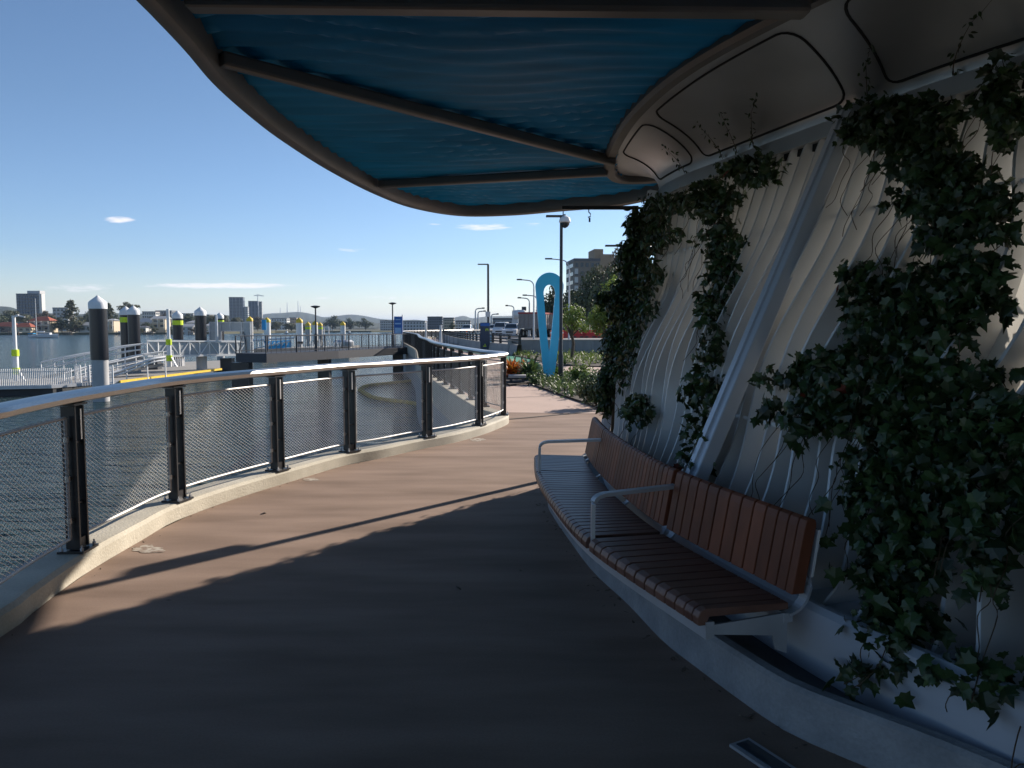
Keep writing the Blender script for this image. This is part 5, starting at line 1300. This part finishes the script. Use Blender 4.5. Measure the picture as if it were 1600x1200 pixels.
tree_mesh('leafy yellow-green tree beside the shelter end', P(950, 560, 34), 3.6, 1.1, M['folC'], 2200, .15, .25, lumps=12)
hs = thing('house', 'pale old house wall among the dark trees behind the barriers', 'house', P(930, 505, 118), .2); k_ = 118 / F
MB().box((0, 3, 8 * k_), (26 * k_, 6, 18 * k_)).build('walls', M['cream'], hs); MB().add([(-15 * k_, -.5, 17 * k_), (15 * k_, -.5, 17 * k_), (15 * k_, 6.5, 17 * k_), (-15 * k_, 6.5, 17 * k_), (0, 3, 23 * k_)], [(0, 1, 4), (1, 2, 4), (2, 3, 4), (3, 0, 4), (0, 3, 2, 1)]).build('roof', M['darkroof'], hs)
for i in (-1, 1): MB().box((i * 6 * k_, -.03, 8 * k_), (4 * k_, .1, 7 * k_)).build('window', M['glass'], hs)
# small marks on the deck
def patch(label, u, v, ru, rv):
    b = MB(); n_ = 18; ring = []
    for k_ in range(n_): a = 2 * PI * k_ / n_; e = random.uniform(.6, 1.1); ring.append(at(u + ru * e * math.cos(a), v + rv * e * math.sin(a), .003))
    c = at(u, v, .0035); b.add([c] + ring, [(0, 1 + k_, 1 + (k_ + 1) % n_) for k_ in range(n_)]); struct(b.build('stain', M['stain']))
patch('', 232, 858, 28, 7); patch('', 484, 749, 17, 3); patch('', 745, 687, 14, 2.5)
def dead_leaf(label, u, v, s, sp=1.0):
    b = MB(); add_leaf(b, V(0, 0, .012), s, V(.2, .1, 1), 1); tag(b.build('fallen_leaf', M['bark'], loc=at(u, v, .003)), label, 'leaf', 'fallen leaves on the deck')
dead_leaf('brown fallen leaf lying on sunlit deck near the kerb', 413, 803, .07); dead_leaf('tiny fallen leaf near the post shadow', 268, 941, .04); dead_leaf('small fallen leaf in the deep shade', 712, 918, .05); dead_leaf('fallen leaf halfway along the bench', 810, 893, .04)

ll = MB()
for k_ in range(150):
    i = random.randrange(20, len(pf) - 30); q = pf[i] - pn[i] * abs(random.gauss(0, .05)) - pn[i] * .02; add_leaf(ll, V(q.x, q.y, .008 + random.random() * .012), random.uniform(.012, .04), rnd_n(V(0, 0, 2), .4), 1)
for k_ in range(90):
    i = random.randrange(60, 150); q = edge[i] - en[i] * (abs(random.gauss(0, .04)) + .01); add_leaf(ll, V(q.x, q.y, .008), random.uniform(.008, .025), rnd_n(V(0, 0, 2), .4), 1)
o = ll.build('leaf_litter', M['bark'], tri=True); o['kind'] = 'stuff'; tag(o, 'fine dry leaf litter caught along the plinth and kerb edges', 'leaf litter')
# ================================================================== HAZE
hm = bpy.data.materials.new('haze_air'); hm.use_nodes = True; N = hm.node_tree.nodes; L = hm.node_tree.links
for n_ in list(N):
    if n_.type == 'BSDF_PRINCIPLED': N.remove(n_)
pv = N.new('ShaderNodeVolumePrincipled'); pv.inputs['Color'].default_value = (.50, .70, 1.0, 1); pv.inputs['Density'].default_value = .00009; pv.inputs['Anisotropy'].default_value = .2
L.new(pv.outputs[0], N['Material Output'].inputs['Volume'])
MB().box((0, 6000, 70), (19000, 17000, 160)).build('haze', hm)['kind'] = 'stuff'
